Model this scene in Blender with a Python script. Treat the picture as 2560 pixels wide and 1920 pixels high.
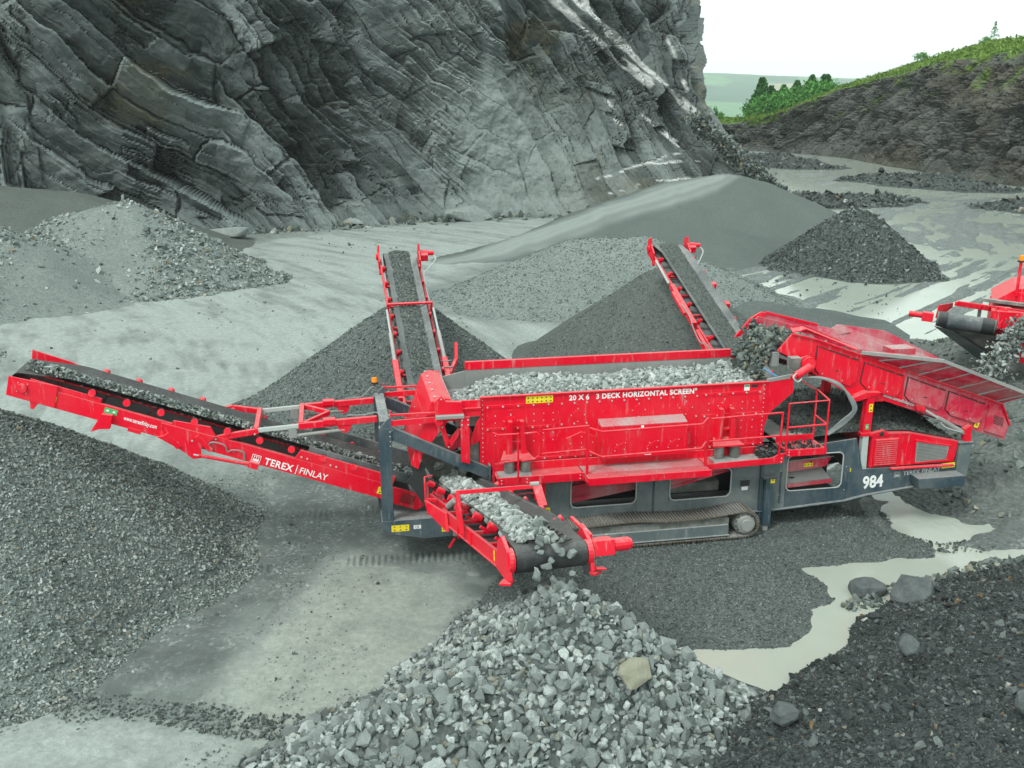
import bpy, bmesh, math, random
import numpy as np
from mathutils import Vector, Matrix
random.seed(7); RNG = np.random.default_rng(11)
rad = math.radians
SC = bpy.context.scene
for o in list(bpy.data.objects): bpy.data.objects.remove(o)
# ---------------------------------------------------------------- camera, world, sun, exposure
CAM_H = 9.46
cd = bpy.data.cameras.new('camera'); cam = bpy.data.objects.new('camera', cd); SC.collection.objects.link(cam)
cam.location = (0, 0, CAM_H); cam.rotation_euler = (rad(90-16.5), 0, 0)
cd.sensor_width = 36; cd.lens = 34.58; cd.clip_start = .1; cd.clip_end = 9000
SC.camera = cam
SUN_EL, SUN_AZ = 50, -142       # azimuth measured from +y (view direction) towards +x; light comes from there
w = bpy.data.worlds.new('World'); SC.world = w; w.use_nodes = True
nt = w.node_tree; bg = nt.nodes['Background']
sky = nt.nodes.new('ShaderNodeTexSky'); sky.sky_type = 'NISHITA'; sky.sun_disc = False
sky.sun_elevation = rad(SUN_EL); sky.sun_rotation = rad(SUN_AZ); sky.dust_density = 4; sky.air_density = 1
hs = nt.nodes.new('ShaderNodeHueSaturation'); hs.inputs['Saturation'].default_value = .25
mx = nt.nodes.new('ShaderNodeMix'); mx.data_type = 'RGBA'; mx.inputs[0].default_value = .78
nt.links.new(sky.outputs[0], hs.inputs['Color']); nt.links.new(hs.outputs[0], mx.inputs[6])
mx.inputs[7].default_value = (8.9, 10.3, 9.75, 1)            # bright even cloud cover
nt.links.new(mx.outputs[2], bg.inputs[0]); bg.inputs[1].default_value = .115
sd_ = bpy.data.lights.new('sun', 'SUN'); sd_.energy = 1.7; sd_.angle = rad(14); sd_.color = (.97, 1, .95)
sun = bpy.data.objects.new('sun', sd_); SC.collection.objects.link(sun)
_d = Vector((math.sin(rad(SUN_AZ))*math.cos(rad(SUN_EL)), math.cos(rad(SUN_AZ))*math.cos(rad(SUN_EL)), math.sin(rad(SUN_EL))))
sun.rotation_euler = _d.to_track_quat('Z', 'Y').to_euler(); sun.location = (0, 0, 60)
SC.view_settings.view_transform = 'Standard'; SC.view_settings.look = 'None'
SC.view_settings.exposure = 0.50; SC.view_settings.gamma = 1
SC.render.engine = 'CYCLES'
SC.cycles.max_bounces = 6; SC.cycles.volume_bounces = 2
# ---------------------------------------------------------------- noise helpers (numpy)
_P = np.random.default_rng(3).permutation(4096)
_T = np.random.default_rng(4).random(4096)
def hsh(i, j, seed=0):
    i = np.asarray(i).astype(np.int64); j = np.asarray(j).astype(np.int64)
    return _T[(_P[(_P[(i+seed*57) & 4095] + j) & 4095] + seed*13) & 4095]
def vn(x, y, seed=0):
    ix = np.floor(x); iy = np.floor(y); fx = x-ix; fy = y-iy
    fx = fx*fx*(3-2*fx); fy = fy*fy*(3-2*fy)
    a = hsh(ix, iy, seed); b = hsh(ix+1, iy, seed); c = hsh(ix, iy+1, seed); d = hsh(ix+1, iy+1, seed)
    return (a+(b-a)*fx)*(1-fy)+(c+(d-c)*fx)*fy
def fbm(x, y, oct=4, seed=0, g=.5):
    s = 0; a = 1; t = 0
    for k in range(oct):
        s = s+a*(vn(x, y, seed+k)-.5); t += a; a *= g; x = x*2.03+3.7; y = y*2.03-1.9
    return s/t*2            # about -1..1
def sst(a, b, v):
    t = np.clip((v-a)/(b-a), 0, 1); return t*t*(3-2*t)
def sdist(x, y, poly):      # signed distance, negative inside
    d = np.full(x.shape, 1e9); ins = np.zeros(x.shape, bool); n = len(poly)
    for i in range(n):
        x0, y0 = poly[i]; x1, y1 = poly[(i+1) % n]; ex, ey = x1-x0, y1-y0
        t = np.clip(((x-x0)*ex+(y-y0)*ey)/(ex*ex+ey*ey+1e-9), 0, 1)
        d = np.minimum(d, (x-x0-t*ex)**2+(y-y0-t*ey)**2)
        if y0 != y1:
            c = ((y0 > y) != (y1 > y)) & (x < (x1-x0)*(y-y0)/(y1-y0)+x0); ins ^= c
    return np.where(ins, -1, 1)*np.sqrt(d)
# ---------------------------------------------------------------- object helpers
def link(o, parent=None):
    SC.collection.objects.link(o)
    if parent is not None: o.parent = parent
    return o
def tag(o, label=None, cat=None, group=None, kind=None):
    if label: o['label'] = label
    if cat: o['category'] = cat
    if group: o['group'] = group
    if kind: o['kind'] = kind
    return o
def np_mesh(name, V, Fc, mat, parent=None, smooth=False, attrs=None):
    me = bpy.data.meshes.new(name); Fc = np.asarray(Fc); k = Fc.shape[1]
    me.vertices.add(len(V)); me.vertices.foreach_set('co', np.ascontiguousarray(V, np.float32).ravel())
    me.loops.add(Fc.size); me.loops.foreach_set('vertex_index', Fc.astype(np.int32).ravel())
    me.polygons.add(len(Fc)); me.polygons.foreach_set('loop_start', np.arange(0, Fc.size, k, dtype=np.int32))
    me.update(calc_edges=True)
    me.polygons.foreach_set('use_smooth', np.full(len(Fc), smooth))
    for n, v in (attrs or {}).items():
        at = me.attributes.new(n, 'FLOAT', 'POINT'); at.data.foreach_set('value', np.ascontiguousarray(v, np.float32))
    me.materials.append(mat); me.update()
    return link(bpy.data.objects.new(name, me), parent)
def grid_faces(nr, nc):
    i = np.arange(nr-1)[:, None]*nc+np.arange(nc-1)[None, :]; i = i.ravel()
    return np.stack([i, i+1, i+1+nc, i+nc], 1)
# ---------------------------------------------------------------- materials
class NT:
    def __init__(s, name):
        s.m = bpy.data.materials.new(name); s.m.use_nodes = True; s.t = s.m.node_tree
        s.b = s.t.nodes['Principled BSDF']; s.l = s.t.links.new
    def n(s, typ, ins=None, **kw):
        nd = s.t.nodes.new('ShaderNode'+typ)
        for k, v in kw.items(): setattr(nd, k, v)
        for k, v in (ins or {}).items(): s.set(nd.inputs[k], v)
        return nd
    def set(s, sock, v):
        if isinstance(v, bpy.types.NodeSocket): s.l(v, sock)
        else:
            try: sock.default_value = v
            except Exception: sock.default_value = (*v, 1)
    def co(s, scale=(1, 1, 1)):
        tc = s.n('TexCoord'); mp = s.n('Mapping', {'Vector': tc.outputs['Object'], 'Scale': scale}); return mp.outputs[0]
    def noise(s, scale, detail=4, rough=.55, co=None, dist=0):
        nd = s.n('TexNoise', {'Scale': scale, 'Detail': detail, 'Roughness': rough, 'Distortion': dist})
        s.l(co or s.co(), nd.inputs['Vector']); return nd.outputs['Fac']
    def ramp(s, v, a, b, ca=0., cb=1.):
        return s.n('MapRange', {'Value': v, 'From Min': a, 'From Max': b, 'To Min': ca, 'To Max': cb}).outputs[0]
    def mix(s, f, a, b, mode='MIX'):
        nd = s.n('Mix', data_type='RGBA', blend_type=mode)
        s.set(nd.inputs[0], f); s.set(nd.inputs[6], a); s.set(nd.inputs[7], b); return nd.outputs[2]
    def math(s, op, a, b=0.):
        nd = s.n('Math', operation=op); s.set(nd.inputs[0], a); s.set(nd.inputs[1], b); return nd.outputs[0]
    def attr(s, name): return s.n('Attribute', attribute_name=name).outputs['Fac']
    def bump(s, h, strength=.5, dist=.05):
        nd = s.n('Bump', {'Height': h, 'Strength': strength, 'Distance': dist}); s.l(nd.outputs[0], s.b.inputs['Normal']); return nd
    def out(s, col, rough=.8, metal=0., spec=None):
        s.set(s.b.inputs['Base Color'], col); s.set(s.b.inputs['Roughness'], rough); s.set(s.b.inputs['Metallic'], metal)
        if spec is not None: s.b.inputs['Specular IOR Level'].default_value = spec
        return s.m
DUST = (.34, .34, .33)
def paint(name, col, rough=.38, dust=.35, scale=1.2, up=.75, streak=.35):
    t = NT(name); n1 = t.noise(scale, 6, .65); n2 = t.noise(22, 3, .6)
    st = t.noise(3.0, 7, .72, t.co((3.0, 3.0, .45)))                  # runs of dirt down the plates
    g = t.n('NewGeometry'); sx = t.n('SeparateXYZ', {'Vector': g.outputs['Normal']})
    f = t.ramp(n1, .42, .78, 0, dust); f = t.math('ADD', f, t.ramp(st, .56, .70, 0, streak))
    f = t.math('ADD', f, t.math('MULTIPLY', t.ramp(sx.outputs[2], .35, 1., 0, up), t.ramp(n2, .25, .6, .35, 1)))
    f = t.math('MINIMUM', f, .93)
    c = t.mix(t.ramp(n2, .3, .7), tuple(x*.86 for x in col), col)
    c = t.mix(f, c, DUST)
    r = t.ramp(f, 0, .8, rough, .85); t.b.inputs['Specular IOR Level'].default_value = .22
    t.bump(n2, .08, .01)
    return t.out(c, r)
M = {}
M['red'] = paint('red_paint', (.74, .0005, .022), dust=.08, up=.36, streak=.5)
M['red_dusty'] = paint('dusty_red_paint', (.56, .010, .045), dust=.75, up=.5, streak=.45, rough=.5)
M['pink_dusty'] = paint('heavily_dusted_red_paint', (.50, .02, .06), dust=.75, up=.55, streak=.4, rough=.6)
M['grey'] = paint('blue_grey_paint', (.038, .066, .085), dust=.3, up=.6, rough=.45)
M['grey_dusty'] = paint('dusty_grey_paint', (.11, .14, .145), dust=.6, up=.8, rough=.6, streak=.5)
M['silver'] = paint('galvanised_steel', (.42, .46, .45), dust=.2, up=.3, rough=.35)
M['dusty_steel'] = paint('dusty_steel', (.24, .25, .24), dust=.8, up=.9, rough=.6)
M['rubber'] = paint('belt_rubber', (.016, .019, .021), dust=.12, up=.22, rough=.55, streak=.1)
M['rubber_dusty'] = paint('dusty_belt_rubber', (.06, .075, .08), dust=.45, up=.35, rough=.7)
M['track'] = paint('rusty_track_steel', (.10, .085, .06), dust=.6, up=.6, rough=.8)
M['muddy'] = paint('muddy_steel', (.12, .13, .12), dust=.8, up=.8, rough=.8, scale=3)
def flat(name, col, rough=.5, metal=0.):
    t = NT(name); n = t.noise(9, 3); return t.out(t.mix(t.ramp(n, .3, .7), tuple(x*.85 for x in col), col), rough, metal)
M['white'] = flat('white_lettering', (.80, .80, .80)); M['yellow'] = flat('yellow_sticker', (.80, .62, .02)); M['black'] = flat('black_ink', (.02, .02, .02))
M['green'] = flat('green_sticker', (.05, .42, .14)); M['orange'] = flat('orange_lens', (.85, .27, .01), .25); M['blue'] = flat('blue_hose', (.08, .28, .6))
M['dark'] = flat('dark_parts_and_gap_shade', (.025, .03, .03), .9); M['hose'] = flat('grey_hose', (.22, .25, .25), .45); M['bolt'] = flat('zinc_bolt', (.55, .57, .56), .35, .5)  # the near-black serves dark parts and also paints shade in gaps and openings
M['pale'] = flat('faded_lettering', (.42, .46, .46))
def stone_mat(name, cols, scale=30, rough=.85, spec=.3):
    """cols: list of (position, colour), one random pick for each separate stone"""
    t = NT(name); g = t.n('NewGeometry'); r = t.n('ValToRGB', {'Fac': g.outputs['Random Per Island']}); cr = r.color_ramp
    while len(cr.elements) < len(cols): cr.elements.new(.5)
    for e, (p, c) in zip(cr.elements, cols): e.position = p; e.color = (*c, 1)
    n = t.noise(scale, 6, .75); c = t.mix(t.ramp(n, .35, .65, 0, 1), t.mix(1, r.outputs[0], (.50, .53, .52), 'MULTIPLY'), r.outputs[0])
    t.bump(n, .8, .03); return t.out(c, rough, spec=spec)
M['st_pale'] = stone_mat('pale_broken_rock', [(0, (.09, .11, .105)), (.22, (.20, .225, .22)), (.6, (.32, .355, .347)), (.93, (.50, .54, .53)), (.98, (.24, .24, .20)), (1, (.18, .175, .14))], 18)
M['st_mid'] = stone_mat('grey_chippings', [(0, (.08, .10, .096)), (.3, (.185, .215, .207)), (.7, (.32, .36, .347)), (.92, (.52, .55, .54)), (1, (.24, .20, .13))], 40)
M['st_fine'] = stone_mat('fine_grey_gravel', [(0, (.08, .095, .092)), (.5, (.135, .16, .155)), (.85, (.20, .23, .22)), (1, (.32, .34, .33))], 60)
M['st_dark'] = stone_mat('dark_wet_rubble', [(0, (.020, .025, .025)), (.45, (.052, .064, .064)), (.8, (.12, .142, .14)), (.97, (.17, .195, .19)), (.985, (.20, .13, .06)), (1, (.5, .5, .47))], 35, .6)
M['st_belt'] = stone_mat('pale_screened_rock', [(0, (.20, .23, .22)), (.4, (.33, .36, .345)), (.8, (.46, .49, .475)), (1, (.6, .62, .61))], 18)
M['st_talus'] = stone_mat('slate_talus', [(0, (.06, .075, .07)), (.5, (.13, .155, .145)), (.88, (.22, .25, .24)), (.96, (.30, .27, .17)), (1, (.36, .38, .37))], 6)
def heap_mat(name, c1, c2, vs, bump=.6, dist=.06, n2=.35):
    t = NT(name); v = t.n('TexVoronoi', {'Scale': vs}); t.l(t.co(), v.inputs['Vector'])
    sv = t.n('SeparateColor', {'Color': v.outputs['Color']}); big = t.noise(n2, 5, .6)
    c = t.mix(t.ramp(sv.outputs[0], .0, 1), c1, c2); c = t.mix(t.ramp(big, .35, .7, 0, .55), c, tuple(x*.6+.4*y for x, y in zip(c1, c1)))
    fn = t.noise(vs*1.7, 4, .7); c = t.mix(t.ramp(fn, .35, .7, .0, .5), c, tuple(x*.55 for x in c1))
    c = t.mix(t.attr('road'), c, tuple(min(1, x*1.45) for x in c2)); h = t.math('ADD', v.outputs['Distance'], t.math('MULTIPLY', fn, .6)); t.bump(h, bump, dist); return t.out(c, .9, spec=.2)
M['hp_near'] = heap_mat('heap_core_coarse', (.05, .06, .06), (.16, .18, .175), 9)
M['hp_mid'] = heap_mat('heap_core_chippings', (.10, .12, .115), (.24, .275, .262), 15, .9)
M['hp_pale'] = heap_mat('pale_fine_gravel', (.14, .165, .157), (.25, .285, .272), 12, .7, .05, .3)
M['hp_sand'] = heap_mat('crusher_dust', (.082, .098, .093), (.15, .172, .164), 30, .5, .03, .2)
M['hp_sand_dark'] = heap_mat('dark_crusher_dust', (.075, .087, .082), (.145, .162, .152), 22, .6, .04, .5)
M['hp_gravel'] = heap_mat('pale_gravel', (.14, .165, .158), (.36, .40, .385), 9, .8, .08, .3)
M['hp_dark'] = heap_mat('dark_gravel', (.045, .055, .053), (.11, .13, .125), 8, .8, .1)
M['hp_fine'] = heap_mat('fine_gravel_bed', (.07, .085, .083), (.19, .215, .21), 32, .8, .03)
M['hp_rubble'] = heap_mat('wet_rubble_core', (.028, .034, .034), (.085, .10, .10), 22, .8, .05, .8)
M['hp_raw'] = heap_mat('raw_feed_dust', (.11, .125, .12), (.19, .21, .20), 8, .9, .12, .5)
# ================================================================ GROUND
PUDDLE = [(2.4,15.6),(3.3,15.35),(4.4,15.3),(5.0,15.4),(5.5,15.9),(5.7,16.5),(5.7,16.8),(6.2,17.2),(6.2,17.8),(6.0,18.5),(7.1,18.8),(8.2,18.9),(8.9,19.0),(9.1,19.5),(8.8,20.0),(8.8,21.2),(9.4,22.0),(8.7,22.4),(9.4,23.6),(10.6,24.0),(11.6,23.3),(11.3,22.2),(11.3,21.2),(10.8,20.3),(10.5,19.9),(12.5,20.4),(12.5,18.9),(10.8,18.7),(10.0,18.6),(8.7,18.1),(8.2,17.8),(7.4,17.6),(7.2,17.1),(6.5,17.1),(6.3,16.6),(5.9,15.6),(4.9,14.8),(4.0,14.1),(3.4,13.6),(2.4,14.6)]
FINES = [(9.4,19.55),(10.2,19.25),(11.6,19.5),(11.6,20.4),(10.6,20.2)]
BEIGE = [(-5.1,14.0),(-4.6,15.9),(-3.9,18.2),(-3.4,19.1),(-1.3,18.2),(-.8,17.1),(-1.0,15.9),(-1.5,13.0),(-3.1,12.5)]
PALE_BL = [(-9.5,13.5),(-8.2,13.75),(-6.6,13.4),(-4.3,12.7),(-4.0,11),(-9,10.5)]
DARK_L = [(-8.5,14.2),(-7.3,15.2),(-5.7,17.9),(-5.9,21),(-5,25),(-2,26),(2,24),(-2,20.6),(-3.6,20.6),(-4.5,18.6),(-4.8,17.1),(-5.1,14.0),(-6.4,13.9)]
PALE_BACK = [(-40,27),(-40,60),(-22.9,62),(-15.9,66),(-12,71),(-7.3,74.5),(4,77),(3.6,65),(-1,57),(-4.2,50),(-3.4,42.8),(-2,38),(-6.5,34),(-7.7,30.8),(-5.8,26.4),(-10,23.2),(-14.3,21)]
PALE_MID = [(-2.6,41.5),(1.5,41.2),(5,38),(4,33.5),(0,30),(-1.5,36)]
MUD = [(8,24),(10,40),(11,50),(12,58),(16,64),(21,72),(24,84),(27,95),(34,150),(60,170),(70,100),(60,50),(30,22),(13,22)]
BRIGHT = [(13.6,36.5),(11.5,42),(13.5,47.5),(17,49.5),(22.8,49),(25,54),(24,60),(27,64),(31,60),(30,48),(22,42),(19,36.5),(15.5,34)]
POND = [(24,90),(35.5,156),(46.8,158),(51,141),(52,112),(56,103),(58,85),(46,92),(44.5,98.4),(41.5,114),(37,128),(34,140),(33,112),(29,95)]
def arcs(x, y, cx, cy, fr, fa, seed):      # wheel marks: noise stretched along arcs about a centre
    r = np.hypot(x-cx, y-cy); a = np.arctan2(y-cy, x-cx)
    return fbm(r*fr, a*fa, 3, seed)
def ground_fields(x, y):
    e = fbm(x*.55, y*.55, 4, 1); e2 = fbm(x*2.3, y*2.3, 4, 5); e3 = fbm(x*.16, y*.16, 3, 9)
    near = sst(60, 30, y)
    h = .035+.03*e3+.020*e*near+.010*e2*sst(40, 20, y)
    st = arcs(x, y, -48, 20, 1.4, 16, 21)            # marks sweeping over the back yard
    st2 = arcs(x, y, -48, 20, 4.5, 26, 25); h = h+(.03*st+.012*st2)*sst(6, -2, x)*sst(20, 26, y)*sst(120, 70, y)
    # pale / dark colour masks
    def m(poly, soft, amp=1., wob=None): return sst(soft, -soft, sdist(x, y, poly)+amp*(e if wob is None else wob))
    pale = np.maximum(m(PALE_BACK, 2.0, 2.2)*(.84+.65*st+.40*st2+.3*e2), m(BEIGE, .35, .6)*(.92+.5*e2))
    pale = np.maximum(pale, m(PALE_BL, .4, .5)*(.85+.4*e2)); pale = np.maximum(pale, m(PALE_MID, 1.2, 1.2)*(.75+.6*st))
    pale = np.maximum(pale, .35*sst(-.1, .5, e2+e)); dark = m(DARK_L, .5, .8)*(.75+.5*e)
    warm = m(BEIGE, .8, .6)
    # mud flats with standing water
    mud = m(MUD, 2.5, 2.)
    ca, sa = math.cos(rad(50)), math.sin(rad(50)); u = x*ca+y*sa; v = -x*sa+y*ca
    s1 = fbm(u*.10, v*.75, 4, 31, .6); s2 = fbm(u*.22, v*2.3, 3, 37)
    s3 = arcs(x, y, 75, 55, .5, 8, 41); s4 = arcs(x, y, 75, 55, 1.6, 20, 45)
    k = sst(52, 66, y); s = (s1+.6*s2)*(1-k)+(s3+.6*s4+.15*e)*k
    br = m(BRIGHT, 2.5, 1.5); po = m(POND, 1.5, 1.0)
    mudh = .0+.20*s+.022*e2
    mudh = mudh-.055*br-.02*sst(32, 40, y)*(1-k)-.012*k*(1-k*.3)-.20*po
    h = h*(1-mud)+mudh*mud
    wet = mud
    # foreground pool
    sd = sdist(x, y, PUDDLE)-.22-.35*sst(19.2, 17.5, y)+.08*e2+.10*e; inside = sst(.22, -.25, sd)*(1-sst(.3, -.3, sdist(x, y, FINES)+.25*e2))
    h = h*(1-inside)+(-.08)*inside
    wet = np.maximum(wet, sst(1.2, 0, sd))
    
    # raised bed under the machine so that its tracks stand on it
    g = sdist(x, y, [(-1.2,18.2),(4.5,19.2),(11,20.6),(10.3,24),(-2.5,22.2)])
    h = h+.05*sst(1.5, -.3, g)*(1-inside)
    # crawler prints
    for (px, py, qx, qy, wd) in ((-3.5,18.70,-.6,18.88,.20),(-6.0,18.25,-4.9,18.45,.20),(-5.95,21.0,-4.2,21.2,.22),(-3.6,21.3,-2.7,21.4,.22)):
        L = math.hypot(qx-px, qy-py); dx, dy = (qx-px)/L, (qy-py)/L; a = (x-px)*dx+(y-py)*dy; b = -(x-px)*dy+(y-py)*dx
        mk = sst(0, .1, a)*sst(L, L-.1, a)*sst(wd+.03, wd-.02, np.abs(b)); mk = mk*sst(-.45, .05, fbm(x*1.7, y*1.7, 3, 88)); h = h+mk*.022*np.sin(a*2*math.pi/.13)
        dark = np.maximum(dark, mk*(.08+.16*np.sin(a*2*math.pi/.13)))
    # far edge: the land falls away behind the quarry rim
    h = h-np.clip(y-215, 0, 1e4)*.13*(y < 900)-(y >= 900)*89
    return h, np.clip(pale+.5*sst(.38, .5, fbm(x*1.6+y*.4, y*3.2, 4, 97))*sst(24, 18, y), 0, 1), np.clip(dark, 0, 1), np.clip(wet, 0, 1), warm
th = np.concatenate([np.linspace(-66, -31, 40)[:-1], np.linspace(-31, 31, 1050), np.linspace(31, 66, 40)[1:]])
rr = np.concatenate([np.linspace(-6, 10, 14)[:-1], 10*np.exp(np.linspace(0, math.log(26), 860)), np.linspace(275, 1500, 30)])
TT, RR = np.meshgrid(np.tan(np.radians(th)), rr)
X = TT*np.maximum(RR, 4); Y = RR
hh, pale, dark, wet, warm = ground_fields(X, Y)
V = np.stack([X, Y, hh], -1).reshape(-1, 3)
t = NT('quarry_floor')
A = t.attr; n1 = t.noise(1.1, 8, .65); n2 = t.noise(7, 6, .7); n3 = t.noise(38, 4, .75); n4 = t.noise(.18, 4)
base = t.mix(t.ramp(n1, .35, .68), (.105, .122, .116), (.175, .197, .188))
pal = t.mix(t.ramp(n2, .35, .7), (.25, .287, .272), (.38, .42, .40)); pal = t.mix(A('warm'), pal, t.mix(t.ramp(n2, .35, .7), (.24, .266, .236), (.35, .38, .335)))
c = t.mix(A('pale'), base, pal)
c = t.mix(A('dark'), c, t.mix(t.ramp(n1, .35, .65), (.068, .08, .079), (.12, .137, .134)))
c = t.mix(A('wet'), c, t.mix(t.ramp(n2, .3, .7), (.06, .072, .071), (.135, .154, .148)))
gr = t.n('TexVoronoi', {'Scale': 16}); t.l(t.co(), gr.inputs['Vector']); gc = t.n('SeparateColor', {'Color': gr.outputs['Color']})
spk = t.math('MULTIPLY', t.ramp(gc.outputs[0], .55, .65), t.ramp(n1, .38, .60))
spk = t.math('MULTIPLY', spk, t.ramp(A('pale'), 0, .8, .9, .22))
c = t.mix(spk, c, t.mix(gc.outputs[1], (.07, .085, .082), (.30, .33, .32)))
c = t.mix(t.ramp(n3, .3, .7, .30, 0), c, (.05, .06, .06))
hgt = t.math('ADD', t.math('MULTIPLY', n3, .5), t.math('MULTIPLY', n2, .8)); hgt = t.math('ADD', hgt, t.math('MULTIPLY', spk, .35))
t.bump(hgt, .5, .05)
rg = t.ramp(t.math('MULTIPLY', A('wet'), t.ramp(n2, .3, .6)), 0, 1, .9, .22)
M['ground'] = t.out(c, rg, spec=.3)
g = np_mesh('ground', V, grid_faces(len(rr), len(th)), M['ground'], smooth=True, attrs={'pale': pale.ravel(), 'dark': dark.ravel(), 'wet': wet.ravel(), 'warm': warm.ravel()})
tag(g, kind='structure')
del V, X, Y, TT, RR
# muddy standing water: one level sheet, seen wherever the floor dips below it
t = NT('muddy_water'); n = t.noise(.5, 3); rp = t.noise(9, 3, .5, t.co((1, .35, 1)))
c = t.mix(t.ramp(n, .3, .7), (.34, .375, .325), (.30, .335, .295)); t.bump(rp, .18, .03)
M['water'] = t.out(c, .13, spec=.5); t.b.inputs['IOR'].default_value = 1.42
xs = np.linspace(1.5, 95, 40); ys = np.linspace(12.5, 185, 50); XX, YY = np.meshgrid(xs, ys)
wt = np_mesh('water', np.stack([XX, YY, XX*0], -1).reshape(-1, 3), grid_faces(50, 40), M['water'], smooth=True); tag(wt, kind='structure')
# ================================================================ FAR HILL
xs = np.linspace(-1500, 3500, 160); ys = np.linspace(900, 3600, 120); XX, YY = np.meshgrid(xs, ys)
ZZ = -85+sst(1000, 3000, YY)*(142-.022*(XX-500))+fbm(XX*.0022, YY*.0022, 5, 61)*20*sst(1000, 2000, YY)-np.clip(YY-3000, 0, 1e4)*.02
t = NT('far_farmland'); v = t.n('TexVoronoi', {'Scale': .0075}); t.l(t.co((1, .45, 1)), v.inputs['Vector']); s = t.n('SeparateColor', {'Color': v.outputs['Color']})
r = t.n('ValToRGB', {'Fac': s.outputs[0]}); cr = r.color_ramp; cr.interpolation = 'CONSTANT'
for k in range(4): cr.elements.new(.5)
for e, (p, cc) in zip(cr.elements, [(0, (.015, .085, .05)), (.3, (.025, .12, .065)), (.5, (.07, .21, .08)), (.70, (.30, .26, .14)), (.77, (.02, .11, .07)), (.92, (.12, .25, .10))]): e.position = p; e.color = (*cc, 1)
n = t.noise(.02, 6, .7); c = t.mix(t.ramp(n, .35, .65, 0, .6), r.outputs[0], (.025, .06, .03)); M['hill'] = t.out(c, .95)
hl = np_mesh('hill', np.stack([XX, YY, ZZ], -1).reshape(-1, 3), grid_faces(120, 160), M['hill'], smooth=True); tag(hl, kind='structure')
# ================================================================ ROCK FACES
def blocks(a, b, T, L, seed, tilt=.6, rnd=1.):
    """stepped slab pattern: a runs along the bedding, b across it; returns height, per-slab tone"""
    i = np.floor(b/T); f = b/T-i; ln = L*(.6+.9*hsh(i, i*0+3, seed)); sk = (hsh(i, i*0+5, seed+7)-.5)*1.8; aa = a+sk*(b-i*T); g0 = aa/ln+hsh(i, i*0, seed+1)*7; j = np.floor(g0); g = g0-j
    r = hsh(i, j, seed+2); sx = hsh(i, j, seed+3)-.5; t2 = hsh(i, j, seed+4)
    e = np.minimum(np.minimum(f, 1-f)*T/.12, np.minimum(g, 1-g)*ln/.14); ed = np.clip(e, 0, 1)
    return ((r-.5)*rnd+(f-.5)*tilt*(.4+t2)+(g-.5)*sx*.7)-.42*(1-ed), r
def resample(pts, step):
    P = np.array(pts, float); d = np.r_[0, np.cumsum(np.hypot(*np.diff(P[:, :2], axis=0).T))]
    s = np.arange(0, d[-1], step) if not callable(step) else step(d[-1]); return s, np.stack([np.interp(s, d, P[:, k]) for k in range(P.shape[1])], 1)
def smooth1(a, k):
    ker = np.ones(k)/k; return np.stack([np.convolve(np.pad(a[:, c], (k//2, k//2), 'edge'), ker, 'valid')[:len(a)] for c in range(a.shape[1])], 1)
# big face. plan points: x, y, fallen-back slope of the lower part, upper lean
CL = [(-95,40,.2,.1),(-60,47,.2,.12),(-42,60,.22,.15),(-26,68,.25,.18),(-17.7,69.5,.3,.2),(-13.5,72.6,.3,.22),(-9,75.4,.28,.2),(-3.9,77.6,.3,.22),(2,79.5,.42,.25),(8,81,.66,.30),(14,82,.85,.26),(19.5,83,1.0,.2),(23.4,85.5,1.1,.12),(25,91,1.15,.05),(25.3,101,1.15,.0),(25.5,130,1.0,.0),(31,175,.6,.1),(38,235,.5,.1)]
s, Q = resample(CL, .11); Q = smooth1(Q, 61); tx = np.gradient(Q[:, 0]); ty = np.gradient(Q[:, 1]); l = np.hypot(tx, ty); nx, ny = -ty/l, tx/l      # inward (away from the quarry floor)
zz = np.concatenate([np.linspace(-1, 20, 200), np.linspace(20.2, 40, 30)])
S, Z = np.meshgrid(s, zz); X0 = np.interp(S, s, Q[:, 0]); Y0 = np.interp(S, s, Q[:, 1]); NX = np.interp(S, s, nx); NY = np.interp(S, s, ny); LO = np.interp(S, s, Q[:, 2]); UP = np.interp(S, s, Q[:, 3])
kz = 8.5
off = LO*np.minimum(Z, kz)+UP*np.clip(Z-kz, 0, 99)
sm = np.interp(X0, [-20, 2], [0, 1])               # 0 left slabs, 1 right
thb = np.interp(X0, [-40, -30, -27, -16, -8, -2, 6, 20], [-74, -66, -40, -30, -34, -42, -48, -52])
thb = np.radians(thb)
wx = S+1.9*fbm(S*.10, Z*.10, 2, 71)+.25*fbm(S*.9, Z*.9, 3, 77); wz = Z+1.9*fbm(S*.09, Z*.09+9, 2, 74)+.22*fbm(S*.9, Z*.9+5, 3, 79)
def rot(th, sx, sz): return sx*np.cos(th)+sz*np.sin(th), -sx*np.sin(th)+sz*np.cos(th)
# fixed-angle bedding sets blended by region, so slabs stay straight
d = np.zeros_like(S); tone = np.zeros_like(S); wsum = np.zeros_like(S)
for ang, xc, wd in ((-78, -41, 9), (-37, -24, 7), (-56, -14, 6), (-38, -5, 6), (-60, 14, 13)):
    wgt = np.exp(-((X0+1.5*fbm(S*.12, Z*.12, 3, int(80-ang))-xc)/wd)**4)+1e-4; wgt = wgt**3
    a, b = rot(rad(ang), wx, wz)
    h1, t1 = blocks(a, b, 2.2, 8.5, 101, 1.3, 1.5); h2, t2 = blocks(a+.3, b+.4, .85, 4.2, 111, 1.1, 1.3); h3, t3 = blocks(a, b, .33, 1.6, 121, .9, 1.1)
    mask2 = sst(-.15, .2, fbm(S*.22, Z*.22, 3, 131))
    d += wgt*(1.55*h1+(.15+.75*mask2)*h2+(.0+.38*mask2)*h3); tone += wgt*(.5*t1+.35*t2+.15*t3); wsum += wgt
d /= wsum; tone /= wsum
big = fbm(S*.055, Z*.07, 4, 141); mid = fbm(S*.35, Z*.35, 5, 151)
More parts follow.
